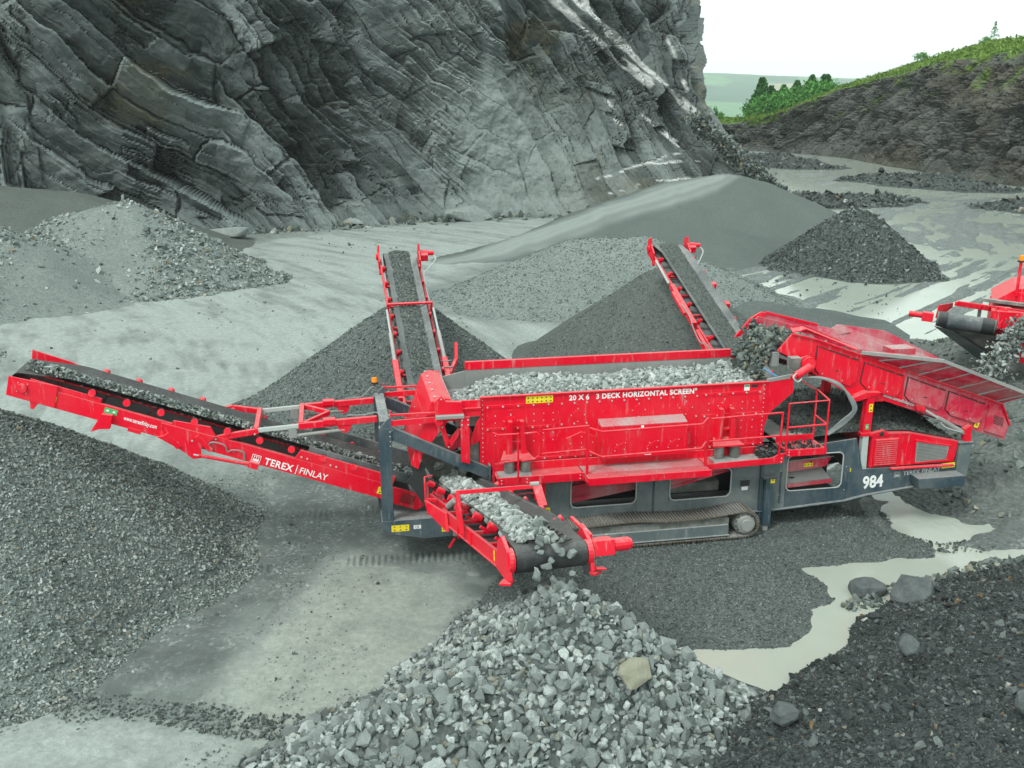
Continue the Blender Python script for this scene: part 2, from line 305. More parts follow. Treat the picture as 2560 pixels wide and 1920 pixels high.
crush = np.exp(-(((X0-1.5)/7.5)**4))*sst(14, 8, Z)                     # smooth crushed face in the centre
crush = np.maximum(crush, .75*np.exp(-((X0+38)/7.)**4)*sst(2, 5, Z)); crush = np.maximum(crush, .6*sst(7, 14, X0)*sst(9, 3, Z))
foot = sst(2.6, .2, Z)
amp = (1-.80*crush)*(1-.6*foot)
d = d*amp*.95+mid*(.35+.45*crush)+big*2.4*sst(0, 4, Z)*(1-.6*sst(12, 20, X0))+fbm(S*1.6, Z*1.6, 3, 161)*.12
fo = sst(1.8, 0, Z)*1.7*(.55+.5*fbm(S*.3, S*.0, 3, 165))               # scree spreading at the foot
o2 = off+d*-1.-fo
VX = X0+NX*o2; VY = Y0+NY*o2; VZ = Z+.25*mid*sst(0, 2, Z)
topd = np.clip(Z-20, 0, 99); VX = VX+NX*topd*.5; VY = VY+NY*topd*.5
# pale dusted streaks and veins (position in the rock, x against height)
def band(pts, wdt, seed, br=.35):
    out = np.full(S.shape, 1e9)
    for (x0, z0), (x1, z1) in zip(pts[:-1], pts[1:]):
        ex, ez = x1-x0, z1-z0; tt = np.clip(((VX-x0)*ex+(Z-z0)*ez)/(ex*ex+ez*ez), 0, 1)
        out = np.minimum(out, np.hypot(VX-x0-tt*ex, Z-z0-tt*ez))
    wv = wdt*(1+.9*fbm(S*.4, Z*.4, 3, seed)); return sst(wv+.05, wv-.05, out)*sst(-br-.1, -br+.1, fbm(S*.9+Z*.9, (S-Z)*.25, 4, seed+5))
vein = np.maximum.reduce([band([(2.6,17.6),(8,13),(12,10.4)], .34, 201), band([(4.6,17.6),(10,13),(15,8.6),(19,4.6),(23.5,.6)], .30, 207), band([(10.5,8.2),(14.5,5.2)], .22, 211), band([(6.5,11),(9,7)], .3, 213, .1), band([(13.5,14),(15.3,9.5)], .14, 217, .1),
    band([(7,2.6),(11,3.7),(17,3.9)], .05, 221, .0), band([(8,1.5),(12,2.4),(18,2.6)], .05, 223, .0), band([(9,3.2),(15,4.7)], .05, 225, .0), band([(-39,2),(-38.5,6),(-37.5,7)], .3, 239)])
rust = sst(.2, .5, fbm(S*.13, Z*.22, 4, 241)+.3*fbm(S*.9, Z*.9, 3, 245))*.8; rust = rust*(1-.8*crush)
dusty = np.clip(crush*(.55+.45*fbm(S*.3, Z*.3, 4, 251))+.28*sst(-.2, .5, fbm(S*.1, Z*.1, 3, 255))+.35*(tone-.45), 0, 1)
t = NT('quarry_rock'); A = t.attr
n1 = t.noise(.55, 8, .68); n2 = t.noise(3.2, 8, .72); n3 = t.noise(1.2, 6, .7, t.co((1.0, 1.0, .18)))
c = t.mix(t.ramp(A('tone'), .25, .75), (.032, .043, .042), (.19, .222, .222)); c = t.mix(t.ramp(n1, .46, .70, 0, .5), c, (.085, .105, .098))
c = t.mix(t.math('MULTIPLY', A('dusty'), t.ramp(n2, .25, .7, .55, 1.)), c, (.27, .305, .292))
c = t.mix(t.ramp(n3, .55, .72, 0, .35), c, (.24, .27, .26))
c = t.mix(t.math('MULTIPLY', A('rust'), t.ramp(n2, .4, .62, .1, .9)), c, (.155, .135, .07))
c = t.mix(t.ramp(n2, .25, .46, .5, 0), c, (.035, .046, .042))
c = t.mix(t.math('MULTIPLY', A('vein'), t.ramp(n2, .3, .5, .5, .95)), c, (.68, .69, .68))
t.bump(t.math('ADD', t.math('MULTIPLY', n2, 1.), t.math('MULTIPLY', n1, .6)), .9, .28); M['rock'] = t.out(c, .85, spec=.25)
cl = np_mesh('cliff', np.stack([VX, VY, VZ], -1).reshape(-1, 3), grid_faces(len(zz), len(s))[:, ::-1], M['rock'], attrs={'tone': tone.ravel(), 'dusty': dusty.ravel(), 'rust': rust.ravel(), 'vein': vein.ravel()}); tag(cl, kind='structure')
CLIFF = (s, Q, nx, ny)
# right-hand bank: base x,y | height of the rock edge | height of the grassy top
BK = [(30,235,3.6,4.0),(31,200,3.8,4.4),(35,178,4.2,5.0),(40,172,4.9,5.8),(44.5,166,7.6,9.0),(48.5,160,11.0,12.8),(51,150,12.0,14.8),(51,140,13.4,15.7),(51.5,126,13.8,16.2),(51.8,115,14.2,17),(54,104,14.5,18),(57,92,15,19),(62,75,15.5,20),(70,50,16,21)]
s, Q = resample(BK, .22); Q = smooth1(Q, 41); tx = np.gradient(Q[:, 0]); ty = np.gradient(Q[:, 1]); l = np.hypot(tx, ty); nx, ny = -ty/l, tx/l
u = np.concatenate([np.linspace(-.08, 1, 120), np.linspace(1.02, 2, 36), np.linspace(2.3, 8, 12)])
S, U = np.meshgrid(s, u); q = lambda k: np.interp(S, s, Q[:, k]); NX = np.interp(S, s, nx); NY = np.interp(S, s, ny)
HR, HT = q(2), q(3); Zb = HR*np.clip(U, -.1, 1)+(HT-HR)*sst(1, 1.9, U)-np.clip(U-2, 0, 9)*1.2
rise = np.clip(U, -.1, 1); inn = HR*.5*rise**1.15+np.clip(U-1, 0, 1)*7+np.clip(U-2, 0, 9)*12
a, b = rot(rad(56), S+1.5*fbm(S*.2, Zb*.2, 3, 301), Zb*1.2+fbm(S*.3, Zb*.3+7, 3, 303)); h1, t1 = blocks(a, b, 1.5, 5, 311, .9, 1.); h2, t2 = blocks(a, b, .5, 1.8, 321, .8, .9)
fa = sst(1.08, .94, U)*sst(-.02, .15, U); n_ = fbm(S*.3, Zb*.4, 5, 331); buts = fbm(S*.09, S*.0+2, 3, 335)
o2 = inn-(h1*1.2+h2*.7)*fa*.9+n_*1.3*fa+buts*2.2*sst(0, .3, U)+.5*n_*(1-fa)-1.0*sst(.25, 0, U)*(.6+n_)
VX = q(0)+NX*o2; VY = q(1)+NY*o2; VZ = Zb+.3*n_*fa+(1-fa)*sst(.9, 1.1, U)*(.35*fbm(S*.5, U*9, 4, 341))
grass = sst(.96, 1.06, U+.10*fbm(S*.35, U*4, 3, 345)); grass = np.maximum(grass, sst(.62, .95, U+.25*fbm(S*.25, U*4, 3, 346))*sst(.1, .45, fbm(S*.4, U*6, 3, 347))*.8)
rust = sst(.05, .5, fbm(S*.12, Zb*.2, 4, 351))*.8
t = NT('bank_rock'); A = t.attr; n1 = t.noise(.6, 8, .7); n2 = t.noise(3, 8, .75)
c = t.mix(t.ramp(A('tone'), .25, .75), (.035, .043, .040), (.135, .145, .135)); c = t.mix(t.ramp(n1, .42, .66, 0, .8), c, (.085, .083, .07))
c = t.mix(t.math('MULTIPLY', A('rust'), t.ramp(n2, .4, .6, .0, .8)), c, (.125, .105, .07)); c = t.mix(t.ramp(n2, .25, .47, .75, 0), c, (.025, .03, .03))
gcol = t.mix(t.ramp(n2, .35, .65), (.07, .16, .02), (.19, .30, .05)); gcol = t.mix(t.ramp(n1, .5, .7, 0, .6), gcol, (.15, .13, .06)); c = t.mix(A('grass'), c, gcol)
t.bump(n2, .9, .3); M['bank'] = t.out(c, .9, spec=.2)
bk = np_mesh('embankment', np.stack([VX, VY, VZ], -1).reshape(-1, 3), grid_faces(len(u), len(s))[:, ::-1], M['bank'], attrs={'tone': (.5*t1+.5*t2).ravel(), 'grass': grass.ravel(), 'rust': rust.ravel()}); tag(bk, kind='structure')
BANK = (s, u, VX, VY, VZ, grass)
# ================================================================ STONES
def hull_template(n, seed, sq=(1, .8, .62)):
    r = random.Random(seed); bm = bmesh.new()
    for k in range(n):
        v = Vector([r.gauss(0, 1) for _ in range(3)]); v.normalize(); m = max(abs(c) for c in v); v = v.lerp(v/m, .45)*r.uniform(.82, 1.05)
        bm.verts.new((v.x*sq[0]*.5, v.y*sq[1]*.5, v.z*sq[2]*.5))
    bmesh.ops.convex_hull(bm, input=bm.verts); bmesh.ops.delete(bm, geom=[v for v in bm.verts if not v.link_faces], context='VERTS')
    bmesh.ops.triangulate(bm, faces=bm.faces); bm.verts.index_update()
    V = np.array([v.co[:] for v in bm.verts]); F = np.array([[v.index for v in f.verts] for f in bm.faces]); bm.free(); return V, F
M['st_cone'] = stone_mat('dark_angular_stone', [(0, (.03, .038, .037)), (.5, (.075, .092, .088)), (.85, (.15, .175, .168)), (1, (.28, .31, .30))], 20)
M['st_fine2'] = stone_mat('mid_grey_gravel', [(0, (.09, .108, .102)), (.5, (.16, .187, .178)), (.85, (.24, .27, .258)), (1, (.36, .38, .37))], 60)
T_HI = [hull_template(15, k, (1, .75+.2*(k % 2), .5+.25*(k % 3)/2)) for k in range(12)]
T_MD = [hull_template(10, 50+k, (1, .8, .55)) for k in range(8)]
T_LO = [hull_template(7, 90+k, (1, .8, .5)) for k in range(6)]
def rand_rot(n, flat=None):
    q = RNG.normal(size=(n, 4))
    if flat is not None: q[:, 1:3] *= flat
    q /= np.linalg.norm(q, axis=1)[:, None]; w_, x, y, z = q.T
    return np.stack([1-2*(y*y+z*z), 2*(x*y-z*w_), 2*(x*z+y*w_), 2*(x*y+z*w_), 1-2*(x*x+z*z), 2*(y*z-x*w_), 2*(x*z-y*w_), 2*(y*z+x*w_), 1-2*(x*x+y*y)], 1).reshape(-1, 3, 3)
def stones(name, P, size, mat, tmpl, parent=None, flat=None):
    n = len(P); R = rand_rot(n, flat); k = RNG.integers(0, len(tmpl), n); VV, FF = [], []; base = 0
    size = np.broadcast_to(np.asarray(size, float), (n,))
    for t_ in range(len(tmpl)):
        m = np.where(k == t_)[0]
        if not len(m): continue
        V, F = tmpl[t_]; st = RNG.uniform(.75, 1.25, (len(m), 1, 3))
        W = np.einsum('nij,nkj->nki', R[m], V[None]*st)*size[m][:, None, None]+P[m][:, None, :]
        VV.append(W.reshape(-1, 3)); FF.append((F[None]+(np.arange(len(m))*len(V))[:, None, None]+base).reshape(-1, 3)); base += len(m)*len(V)
    return np_mesh(name, np.concatenate(VV), np.concatenate(FF), mat, parent)
# ================================================================ HEAPS
HEAPS = {}
def heap_h(x, y, ridge, slope, rnd, nz, seed, taper=None):
    h = np.full(x.shape, -9.)
    for (x0, y0, h0), (x1, y1, h1) in zip(ridge[:-1], ridge[1:]):
        ex, ey = x1-x0, y1-y0; t_ = np.clip(((x-x0)*ex+(y-y0)*ey)/(ex*ex+ey*ey+1e-9), 0, 1)
        d_ = np.hypot(x-x0-t_*ex, y-y0-t_*ey); d_ = np.sqrt(d_*d_+rnd*rnd)-rnd*.75
        a_ = np.arctan2(y-y0-t_*ey, x-x0-t_*ex)
        sl = slope*(1+.10*np.sin(a_*3+seed)+.06*np.sin(a_*7+2*seed)); h = np.maximum(h, h0+(h1-h0)*t_-sl*d_)
    h = h+.05*min(1, slope)*fbm(a_*9, np.clip(h, 0, 9)*.35, 3, seed+3)*np.clip(h, 0, 1); f = fbm(x*.5, y*.5, 4, seed); h = h+nz*f+nz*.35*fbm(x*2.2, y*2.2, 3, seed+9)
    h = np.where(h < .35, h*.0+.35*np.exp((h-.35)/.45)-.06, h)      # flares out at the foot
    return h
def heap(label, ridge, slope, rnd, nz, seed, mat, res, cat='gravel heap', group=None, name='gravel_heap', lo=-.012, clip=None, road=None):
    rx = [p[0] for p in ridge]; ry = [p[1] for p in ridge]; R = max(p[2] for p in ridge)/slope*1.25+.9
    xs = np.arange(min(rx)-R, max(rx)+R, res); ys = np.arange(min(ry)-R, max(ry)+R, res); XX, YY = np.meshgrid(xs, ys)
    fn = lambda x, y: heap_h(x, y, ridge, slope, rnd, nz, seed)
    H = fn(XX, YY)
    if clip is not None: H = np.where(clip(XX, YY), H, -.5)
    F = grid_faces(len(ys), len(xs)); keep = (H.ravel()[F] > lo).any(1); F = F[keep]; used = np.unique(F); rm = np.full(H.size, -1); rm[used] = np.arange(len(used))
    V = np.stack([XX, YY, np.maximum(H, -.05)], -1).reshape(-1, 3)[used]; cx, cy = ridge[0][0], ridge[0][1]; V[:, 0] -= cx; V[:, 1] -= cy
    at = None
    if road: rd = np.minimum.reduce([np.abs(sdist(XX, YY, road)+o_) for o_ in (0,)]); at = {'road': (sst(1.7, .5, rd+.5*fbm(XX*.4, YY*.4, 3, 7))*(.75+.25*np.sin(rd*7))).ravel()[used]}
    o = np_mesh(name, V, rm[F], M[mat], smooth=True, attrs=at); o.location = (cx, cy, 0); tag(o, label, cat, group)
    return o, fn, (xs[0], xs[-1], ys[0], ys[-1])
def sample(fn, box, n, zmin=.02, keep=None):
    x = RNG.uniform(box[0], box[1], n); y = RNG.uniform(box[2], box[3], n); z = fn(x, y); m = z > zmin
    if keep is not None: m &= keep(x, y, z)
    return x[m], y[m], z[m]
def surf_stones(fn, box, n, size, mat, tmpl, label, jit=.25, zmin=.03, keep=None, flat=None, name='gravel', cat='gravel'):
    x, y, z = sample(fn, box, n, zmin, keep); s_ = size(len(x)) if callable(size) else size
    o = stones(name, np.stack([x, y, z+s_*jit*RNG.uniform(-.6, 1., len(x))], 1), s_, M[mat], tmpl, flat=flat)
    tag(o, label, cat, kind='stuff'); return o
logn = lambda med, sg, hi: (lambda n: np.minimum(med*np.exp(RNG.normal(0, sg, n)), hi))
# --- near heap of coarse rock under the front belt
A_R = [(.74,13.1,2.42),(.45,12.5,1.98),(-2.6,11.5,.95)]
oA, fA, bA = heap('heap of coarse pale broken rock in the foreground below the short front conveyor', A_R, .86, .22, .08, 401, 'hp_near', .09)
x, y, z = sample(fA, (-5.2, 5.0, 10.4, 17.2), 17000, .03)
sz = np.minimum(.128*np.exp(RNG.normal(0, .31, len(x))), .30)
order = np.argsort(-(sz*(1/np.hypot(y, CAM_H-z)))*(y < 13.6)*(y > 10.6)); big = order[:300]; rest = order[300:]
o = stones('coarse_rock', np.stack([x, y, z+sz*.28*RNG.uniform(-.5, 1, len(x))], 1)[rest], sz[rest], M['st_pale'], T_HI); tag(o, 'smaller pale broken rocks covering the near heap', 'rubble', kind='stuff')
tm_me = []
for k, (V, F) in enumerate(T_HI):
    me_o = np_mesh('rock', V, F, M['st_pale']); tm_me.append(me_o.data); bpy.data.objects.remove(me_o)
for k in big:
    o = bpy.data.objects.new('rock', tm_me[int(RNG.integers(12))]); SC.collection.objects.link(o)
    s_ = sz[k]*1.05; o.location = (x[k], y[k], z[k]+s_*.25); o.rotation_euler = RNG.uniform(0, 6.28, 3); o.scale = s_*RNG.uniform(.85, 1.2, 3)
    tag(o, 'larger angular pale grey rock lying on the near coarse heap', 'rock', 'larger rocks on the near coarse heap')
# --- big heap under the long tail conveyor
oB, fB, bB = heap('large heap of grey chippings at the left edge under the long tail conveyor', [(-10.3,18.1,3.7),(-10.7,18.0,3.6)], .84, .5, .10, 411, 'hp_mid', .12)
surf_stones(fB, bB, 105000, logn(.066, .25, .13), 'st_mid', T_MD, 'grey chippings lying on the large heap at the left edge', keep=lambda x, y, z: (x > -11.5) & (y < 21.5), flat=.5)
# --- heaps under the two rear conveyors
oD, fD, bD = heap('cone of mid grey gravel behind the left rear conveyor', [(-3.3,30.5,3.35),(-3.3,30.9,3.3)], .76, .4, .06, 421, 'hp_fine', .16)
surf_stones(fD, bD, 42000, logn(.08, .2, .14), 'st_fine2', T_LO, 'fine gravel on the cone behind the left rear conveyor', keep=lambda x, y, z: y < 31.5, flat=.5)
oE, fE, bE = heap('cone of dark crusher dust behind the right rear conveyor', [(5.0,32.5,3.95),(5.1,32.8,3.9)], .78, .5, .05, 431, 'hp_sand_dark', .16)
surf_stones(fE, bE, 30000, logn(.055, .3, .12), 'st_fine', T_LO, 'fine chips on the dark cone behind the right rear conveyor', keep=lambda x, y, z: y < 33.5, flat=.5)
# --- heaps farther back
oF, fF, bF = heap('broad heap of pale gravel in the middle of the yard behind the dark cones', [(.8,45.2,1.5),(3.2,46.8,2.85),(6.4,46.8,2.95),(9.2,44.5,1.9)], .50, .6, .10, 441, 'hp_pale', .2)
surf_stones(fF, bF, 34000, logn(.08, .25, .16), 'st_fine2', T_LO, 'pale gravel covering the broad heap in the middle of the yard', keep=lambda x, y, z: y < 48, flat=.5)
heap('low spread of dark gravel beside the right rear cone', [(10.6,41.5,.9),(12.2,40.5,.8),(11.4,37,.6)], .36, 1., .06, 445, 'hp_fine', .2)
heap('huge ramped heap of smooth crusher dust at the foot of the rock face', [(-3,57.5,.35),(1,60.5,1.3),(6,65,2.6),(11,69.5,3.7),(15.4,71,4.1),(16.2,70,3.9)], .52, 1.6, .10, 451, 'hp_sand', .28, road=[(-4,56.5),(1,59.5),(6,63.8),(11,68.0),(14.6,70.4)])
heap('smooth spur of crusher dust in front of the ramped heap', [(8.5,61.5,2.0),(12.5,60,1.7),(14.5,60.5,1.2)], .42, 1.2, .08, 457, 'hp_sand', .25)
oH, fH, bH = heap('steep isolated cone of dark stone on the wet flat at the right', [(19.3,55.4,3.35),(19.6,55.3,3.2)], .80, .6, .10, 461, 'hp_dark', .2)
surf_stones(fH, bH, 13000, logn(.17, .25, .36), 'st_cone', T_LO, 'dark stones on the isolated cone at the right', keep=lambda x, y, z: y < 56.5)
heap('low dark mound behind the isolated cone', [(18.6,73,1.1),(21.6,71,1.0)], .42, .8, .05, 465, 'hp_sand_dark', .25)
oC, fC, bC = heap('heap with a smooth face and stony flanks before the rock face on the left', [(-20.6,52.6,4.1),(-22.6,51.6,3.6)], .60, 1.0, .15, 471, 'hp_pale', .22)
surf_stones(fC, bC, 26000, logn(.19, .35, .5), 'st_mid', T_LO, 'grey stones on the flanks of the left back heap', keep=lambda x, y, z: (x > -25) & (RNG.random(len(x)) < .05+sst(1.2, 3.4, np.abs(x+20.4+.25*(y-50)+1.6*fbm(x*.5, y*.5, 4, 5)))+.8*sst(3.6, 4.0, z)))
oG, fG, bG = heap('stony heap cut by the left edge below the rock face', [(-25.2,46.4,3.6),(-29,45,3.8)], .56, 1.0, .15, 475, 'hp_pale', .22)
surf_stones(fG, bG, 20000, logn(.19, .35, .5), 'st_mid', T_LO, 'grey stones on the heap cut by the left edge', keep=lambda x, y, z: (x > -29) & (RNG.random(len(x)) < .06+sst(-21.5, -23.5, x+.2*(y-44)+2.*fbm(x*.5, y*.5, 4, 5))))
heap('dark dune behind the left heaps', [(-27,60,3.9),(-36,58,5.0)], .4, 1.5, .1, 478, 'hp_sand_dark', .3)
# dark berms on the wet flat
for k, (rg_, lb) in enumerate((([(24.5,88.5,.9),(29,88.5,.8),(34,90,.6)], 'dark spoil berm lying before the bank pond'), ([(41.5,113,.9),(45,107,1.1),(47.5,102,.8)], 'rubble berm standing in the far pond'), ([(43.5,84.5,.8),(47.5,82,1.0),(52,79,.8)], 'rubble berm cut by the right edge beside the pond'), ([(30,140,1.2),(36,139,1.4),(39,133,1.)], 'dark spoil bank below the far corner of the quarry'))):
    ob, fb_, bb_ = heap(lb, rg_, .3, .5, .25, 481+k*3, 'hp_dark', .3, cat='spoil berm', name='spoil_berm')
    surf_stones(fb_, bb_, 2400, logn(.34, .45, 1.), 'st_dark', T_LO, 'dark stones on the '+('berm before the bank pond', 'rubble berm in the far pond', 'right-hand rubble berm', 'far corner spoil bank')[k])
# --- spilled fine gravel bed beside and under the machine
BED = [(-1.3,15.9),(-1.1,16.9),(-.7,18.4),(-.5,19.6),(3,21),(7.5,23),(9.0,23),(8.75,21.8),(8.75,20.4),(9.25,19.6),(9.0,18.95),(7.1,18.75),(6.1,18.4),(6.3,17.8),(6.2,17.2),(5.75,16.75),(5.7,16.1),(5.0,15.35),(3.3,15.25),(2.2,15.2),(1.2,14.8),(0,14.6)]
xs = np.arange(-2.2, 10, .06); ys = np.arange(14, 24, .06); XX, YY = np.meshgrid(xs, ys)
def bed_h(x, y): s_ = sdist(x, y, BED)+.16*fbm(x*1.3, y*1.3, 4, 501); return .22*sst(0., -1.3, s_)*sst(-2, .5, x)+.02*sst(0, -.3, s_)+.035*fbm(x*.8, y*.8, 4, 505)-.015*(s_ > 0)-.5*np.clip(s_, 0, .2)
H = bed_h(XX, YY); F = grid_faces(len(ys), len(xs)); F = F[(H.ravel()[F] > -.05).any(1)]; used = np.unique(F); rm = np.full(H.size, -1); rm[used] = np.arange(len(used))
o = np_mesh('gravel_bed', np.stack([XX, YY, H], -1).reshape(-1, 3)[used], rm[F], M['hp_fine'], smooth=True); tag(o, 'flat bed of fine dark gravel spread below the machine to the pool edge', 'gravel bed', kind='structure')
surf_stones(bed_h, (-2, 9.5, 14.4, 21.2), 62000, logn(.046, .22, .09), 'st_fine', T_LO, 'loose fine gravel covering the flat bed in front of the tracks', zmin=.0, flat=.5, keep=lambda x, y, z: (y < 19.6) | (x > 4))
surf_stones(lambda x, y: .02+0*x, (8.0, 11.2, 19.1, 22.2), 1500, logn(.07, .3, .14), 'st_talus', T_LO, 'pale stones lying along the waterline by the pool', zmin=-1, flat=.5, keep=lambda x, y, z: np.abs(sdist(x, y, [(8.2,20.6),(8.5,20.0),(9.3,19.5),(10.4,19.6),(11,20.2),(11,20.1),(10.2,19.35),(9.2,19.3),(8.4,19.8)])) < .14)
# --- dark rubble bank in the right foreground
J_R = [(4.6,11.8,.62),(6.2,13.8,.95),(8.6,15.3,1.2),(11.6,16.6,1.5)]
JP = [(2.2,9),(2.2,12.6),(3.3,13.7),(4.0,14.05),(4.9,14.75),(5.9,15.55),(6.35,16.6),(7.0,16.9),(8.2,17.6),(8.9,18.1),(10.1,18.6),(10.8,18.7),(12.6,18.9),(15,19),(15,9)]
def j_h(x, y):
    s_ = sdist(x, y, JP)+.22*fbm(x*1.1, y*1.1, 4, 511); return -.05+1.15*(1-np.exp(-np.clip(-s_, 0, 9)*.75))*sst(.05, -.15, s_)*.9+.02*np.clip(x-5, 0, 8)*sst(0, -2, s_)+.12*fbm(x*.7, y*.7, 4, 515)*sst(0, -.6, s_)
xs = np.arange(1.8, 15, .05); ys = np.arange(9, 19.4, .05); XX, YY = np.meshgrid(xs, ys); H = j_h(XX, YY); F = grid_faces(len(ys), len(xs)); F = F[(H.ravel()[F] > -.04).any(1)]; used = np.unique(F); rm = np.full(H.size, -1); rm[used] = np.arange(len(used))
o = np_mesh('rubble_bank', np.stack([XX, YY, H], -1).reshape(-1, 3)[used], rm[F], M['hp_rubble'], smooth=True); tag(o, 'bank of wet dark rubble filling the lower right corner beside the pool', 'rubble bank')
surf_stones(j_h, (2, 13, 10.5, 19), 52000, logn(.036, .45, .16), 'st_dark', T_LO, 'small wet dark rubble on the lower right bank', zmin=-.03, name='rubble', cat='rubble')
surf_stones(j_h, (2, 13, 10.5, 19), 7500, logn(.085, .42, .26), 'st_dark', T_MD, 'larger dark lumps among the rubble of the lower right bank', zmin=-.02, name='rubble', cat='rubble')
surf_stones(lambda x, y: .0*x, (6.2, 12, 16.6, 19.2), 2600, logn(.13, .35, .3), 'st_talus', T_MD, 'grey stones along the water edge of the lower right bank', zmin=-1, name='rubble', cat='rubble', keep=lambda x, y, z: np.abs(sdist(x, y, [(6.5,16.9),(7.4,17.55),(8.2,17.75),(8.9,18.15),(10.1,18.65),(10.9,18.8),(12.4,19),(12.4,18.7),(11,18.4),(10,18.2),(8.6,17.6),(7.4,17.1)])) < .16)
# --- raw feed spread behind the feeder
oK, fK, bK = heap('mound of raw quarry feed behind the red feeder at the right', [(14.2,24.2,1.3),(14.6,28,1.7),(16.6,31.5,1.9),(18.5,28,2.6)], .42, 1.0, .3, 521, 'hp_raw', .14, cat='rubble mound', name='rubble_mound')
surf_stones(fK, bK, 9000, logn(.14, .5, .6), 'st_talus', T_LO, 'loose blocks on the raw feed mound at the right', keep=lambda x, y, z: fbm(x*.6, y*.6, 3, 7) > -.25, name='rubble', cat='rubble')
oK2, fK2, bK2 = heap('low dark rubble spread at the right edge beyond the pool', [(13.4,24.2,.7),(14.6,22.6,.8)], .34, .7, .12, 525, 'hp_rubble', .1, cat='rubble mound', name='rubble_mound')
surf_stones(fK2, bK2, 5500, logn(.07, .5, .3), 'st_dark', T_LO, 'dark stones on the low spread beyond the pool', name='rubble', cat='rubble')
# --- scree at the foot of the big face
s_, Q_, nx_, ny_ = CLIFF
i = RNG.integers(0, len(s_), 9000); i = i[(Q_[i, 0] > -40) & (Q_[i, 0] < 24)]; off_ = -np.abs(RNG.normal(.6, 1.1, len(i)))+.6
P = np.stack([Q_[i, 0]+nx_[i]*off_, Q_[i, 1]+ny_[i]*off_, np.clip((off_+.9)*.35, 0, .6)+.05], 1)
o = stones('scree', P, logn(.38, .5, 1.7)(len(P)), M['st_talus'], T_MD); tag(o, 'fallen slate blocks scattered along the foot of the rock face', 'scree', kind='stuff')
tt_ = RNG.random(3600); P = np.stack([15.0+8.6*tt_+RNG.normal(0, .45, 3600), 84.5-1.2*tt_+RNG.normal(0, .6, 3600), 7.4*(1-tt_)+.2+RNG.normal(0, .3, 3600)], 1)
o = stones('scree', P, logn(.20, .5, .9)(len(P)), M['st_talus'], T_MD); tag(o, 'blocks of slate running down the sloping right shoulder of the rock face', 'scree', kind='stuff')
# --- sparse stones on the yard
def gz0(x, y): return .03+0*x
surf_stones(gz0, (-10, 2, 11.5, 24), 24000, logn(.030, .55, .15), 'st_mid', T_LO, 'scattered small stones on the near yard', zmin=-1, keep=lambda x, y, z: (fbm(x*.6, y*.6, 4, 541)+.5*fbm(x*3, y*3, 2, 543)+.25*RNG.random(len(x)) > .14))
surf_stones(gz0, (-9.5, -2.4, 12.6, 14.6), 5200, logn(.06, .35, .13), 'st_fine', T_LO, 'band of loose stones in the lower left corner', zmin=-1, keep=lambda x, y, z: np.abs(y-(14.15-.20*(x+9)+.25*fbm(x, y, 3, 4)))-.32 < 0)
surf_stones(gz0, (-40, 20, 24, 75), 3500, logn(.10, .5, .4), 'st_fine', T_LO, 'scattered stones over the back yard', zmin=-1, keep=lambda x, y, z: (fbm(x*.3, y*.3, 4, 545) > .1))
# --- single boulders
def boulder(loc, size, rz, seed, mat, label, sq=(1, .8, .6), n=42, name='boulder', tilt=0):
    V, F = hull_template(n, seed, sq); o = np_mesh(name, V*size, F, M[mat]); o.location = loc; o.rotation_euler = (tilt, 0, rz)
    md = o.modifiers.new('bevel', 'BEVEL'); md.width = size*.02; md.segments = 1; tag(o, label, 'boulder'); return o
def solid(name, col1, col2, sc, rough=.8):
    t = NT(name); n = t.noise(sc, 8, .7); n2 = t.noise(sc*.3, 4, .6, t.co((1, 1, 3))); c = t.mix(t.ramp(n, .3, .7), col1, col2); t.bump(t.math('ADD', n, n2), .9, .05); return t.out(c, rough, spec=.3)
M['bould'] = solid('slate_boulder', (.05, .06, .062), (.12, .14, .14), 4); M['bould_l'] = solid('grey_boulder', (.15, .17, .165), (.26, .29, .28), 4); M['bould_t'] = solid('tan_slab', (.16, .16, .12), (.27, .27, .21), 5)
boulder((7.0, 17.42, .10), .82, .1, 3, 'bould', 'pointed dark boulder lying in the pale pool', (1, .62, .5))
boulder((7.7, 16.95, .26), 1.0, .9, 5, 'bould', 'blocky dark boulder on the rubble edge beside the pool', (1, .8, .62))
boulder((3.95, 12.35, .80), .42, .5, 8, 'bould', 'round dark boulder half sunk in the lower right rubble', (1, .9, .85))
boulder((1.75, 12.25, 1.52), .62, .25, 21, 'bould_t', 'flat tan slab resting on the right flank of the near coarse heap', (1, .85, .2), 20, 'slab', rad(34))
boulder((-1.0, 12.6, 1.25), .50, 1.0, 31, 'bould_l', 'long pale block tumbling down the left flank of the near coarse heap', (1, .5, .35), 16, 'block', rad(-30))
boulder((6.35, 13.9, 1.0), .5, 1.4, 33, 'bould', 'grey lump at the middle of the lower right rubble bank', (1, .7, .5))
boulder((7.4, 12.1, 1.15), .55, .4, 36, 'bould', 'dark lump near the bottom right corner', (1, .8, .6))
boulder((-11.2, 73.4, .35), 3.2, .5, 41, 'bould_l', 'large pale flat slab fallen at the foot of the left rock face', (1, .45, .2), 14, 'slab', .3)
boulder((-19, 66.3, .6), 3.6, -.5, 43, 'bould_l', 'pale wedge of rock behind the left back heap', (1, .5, .3), 14, 'slab', .3)
boulder((-3.5, 76.2, .5), 4.2, .1, 44, 'bould_l', 'rounded grey block at the foot of the middle of the face', (1, .6, .35), 18, 'boulder', .1)
boulder((12.4, 33.6, .2), .45, .1, 47, 'bould', 'single dark boulder standing in the bright water behind the feeder', (1, .8, .8))
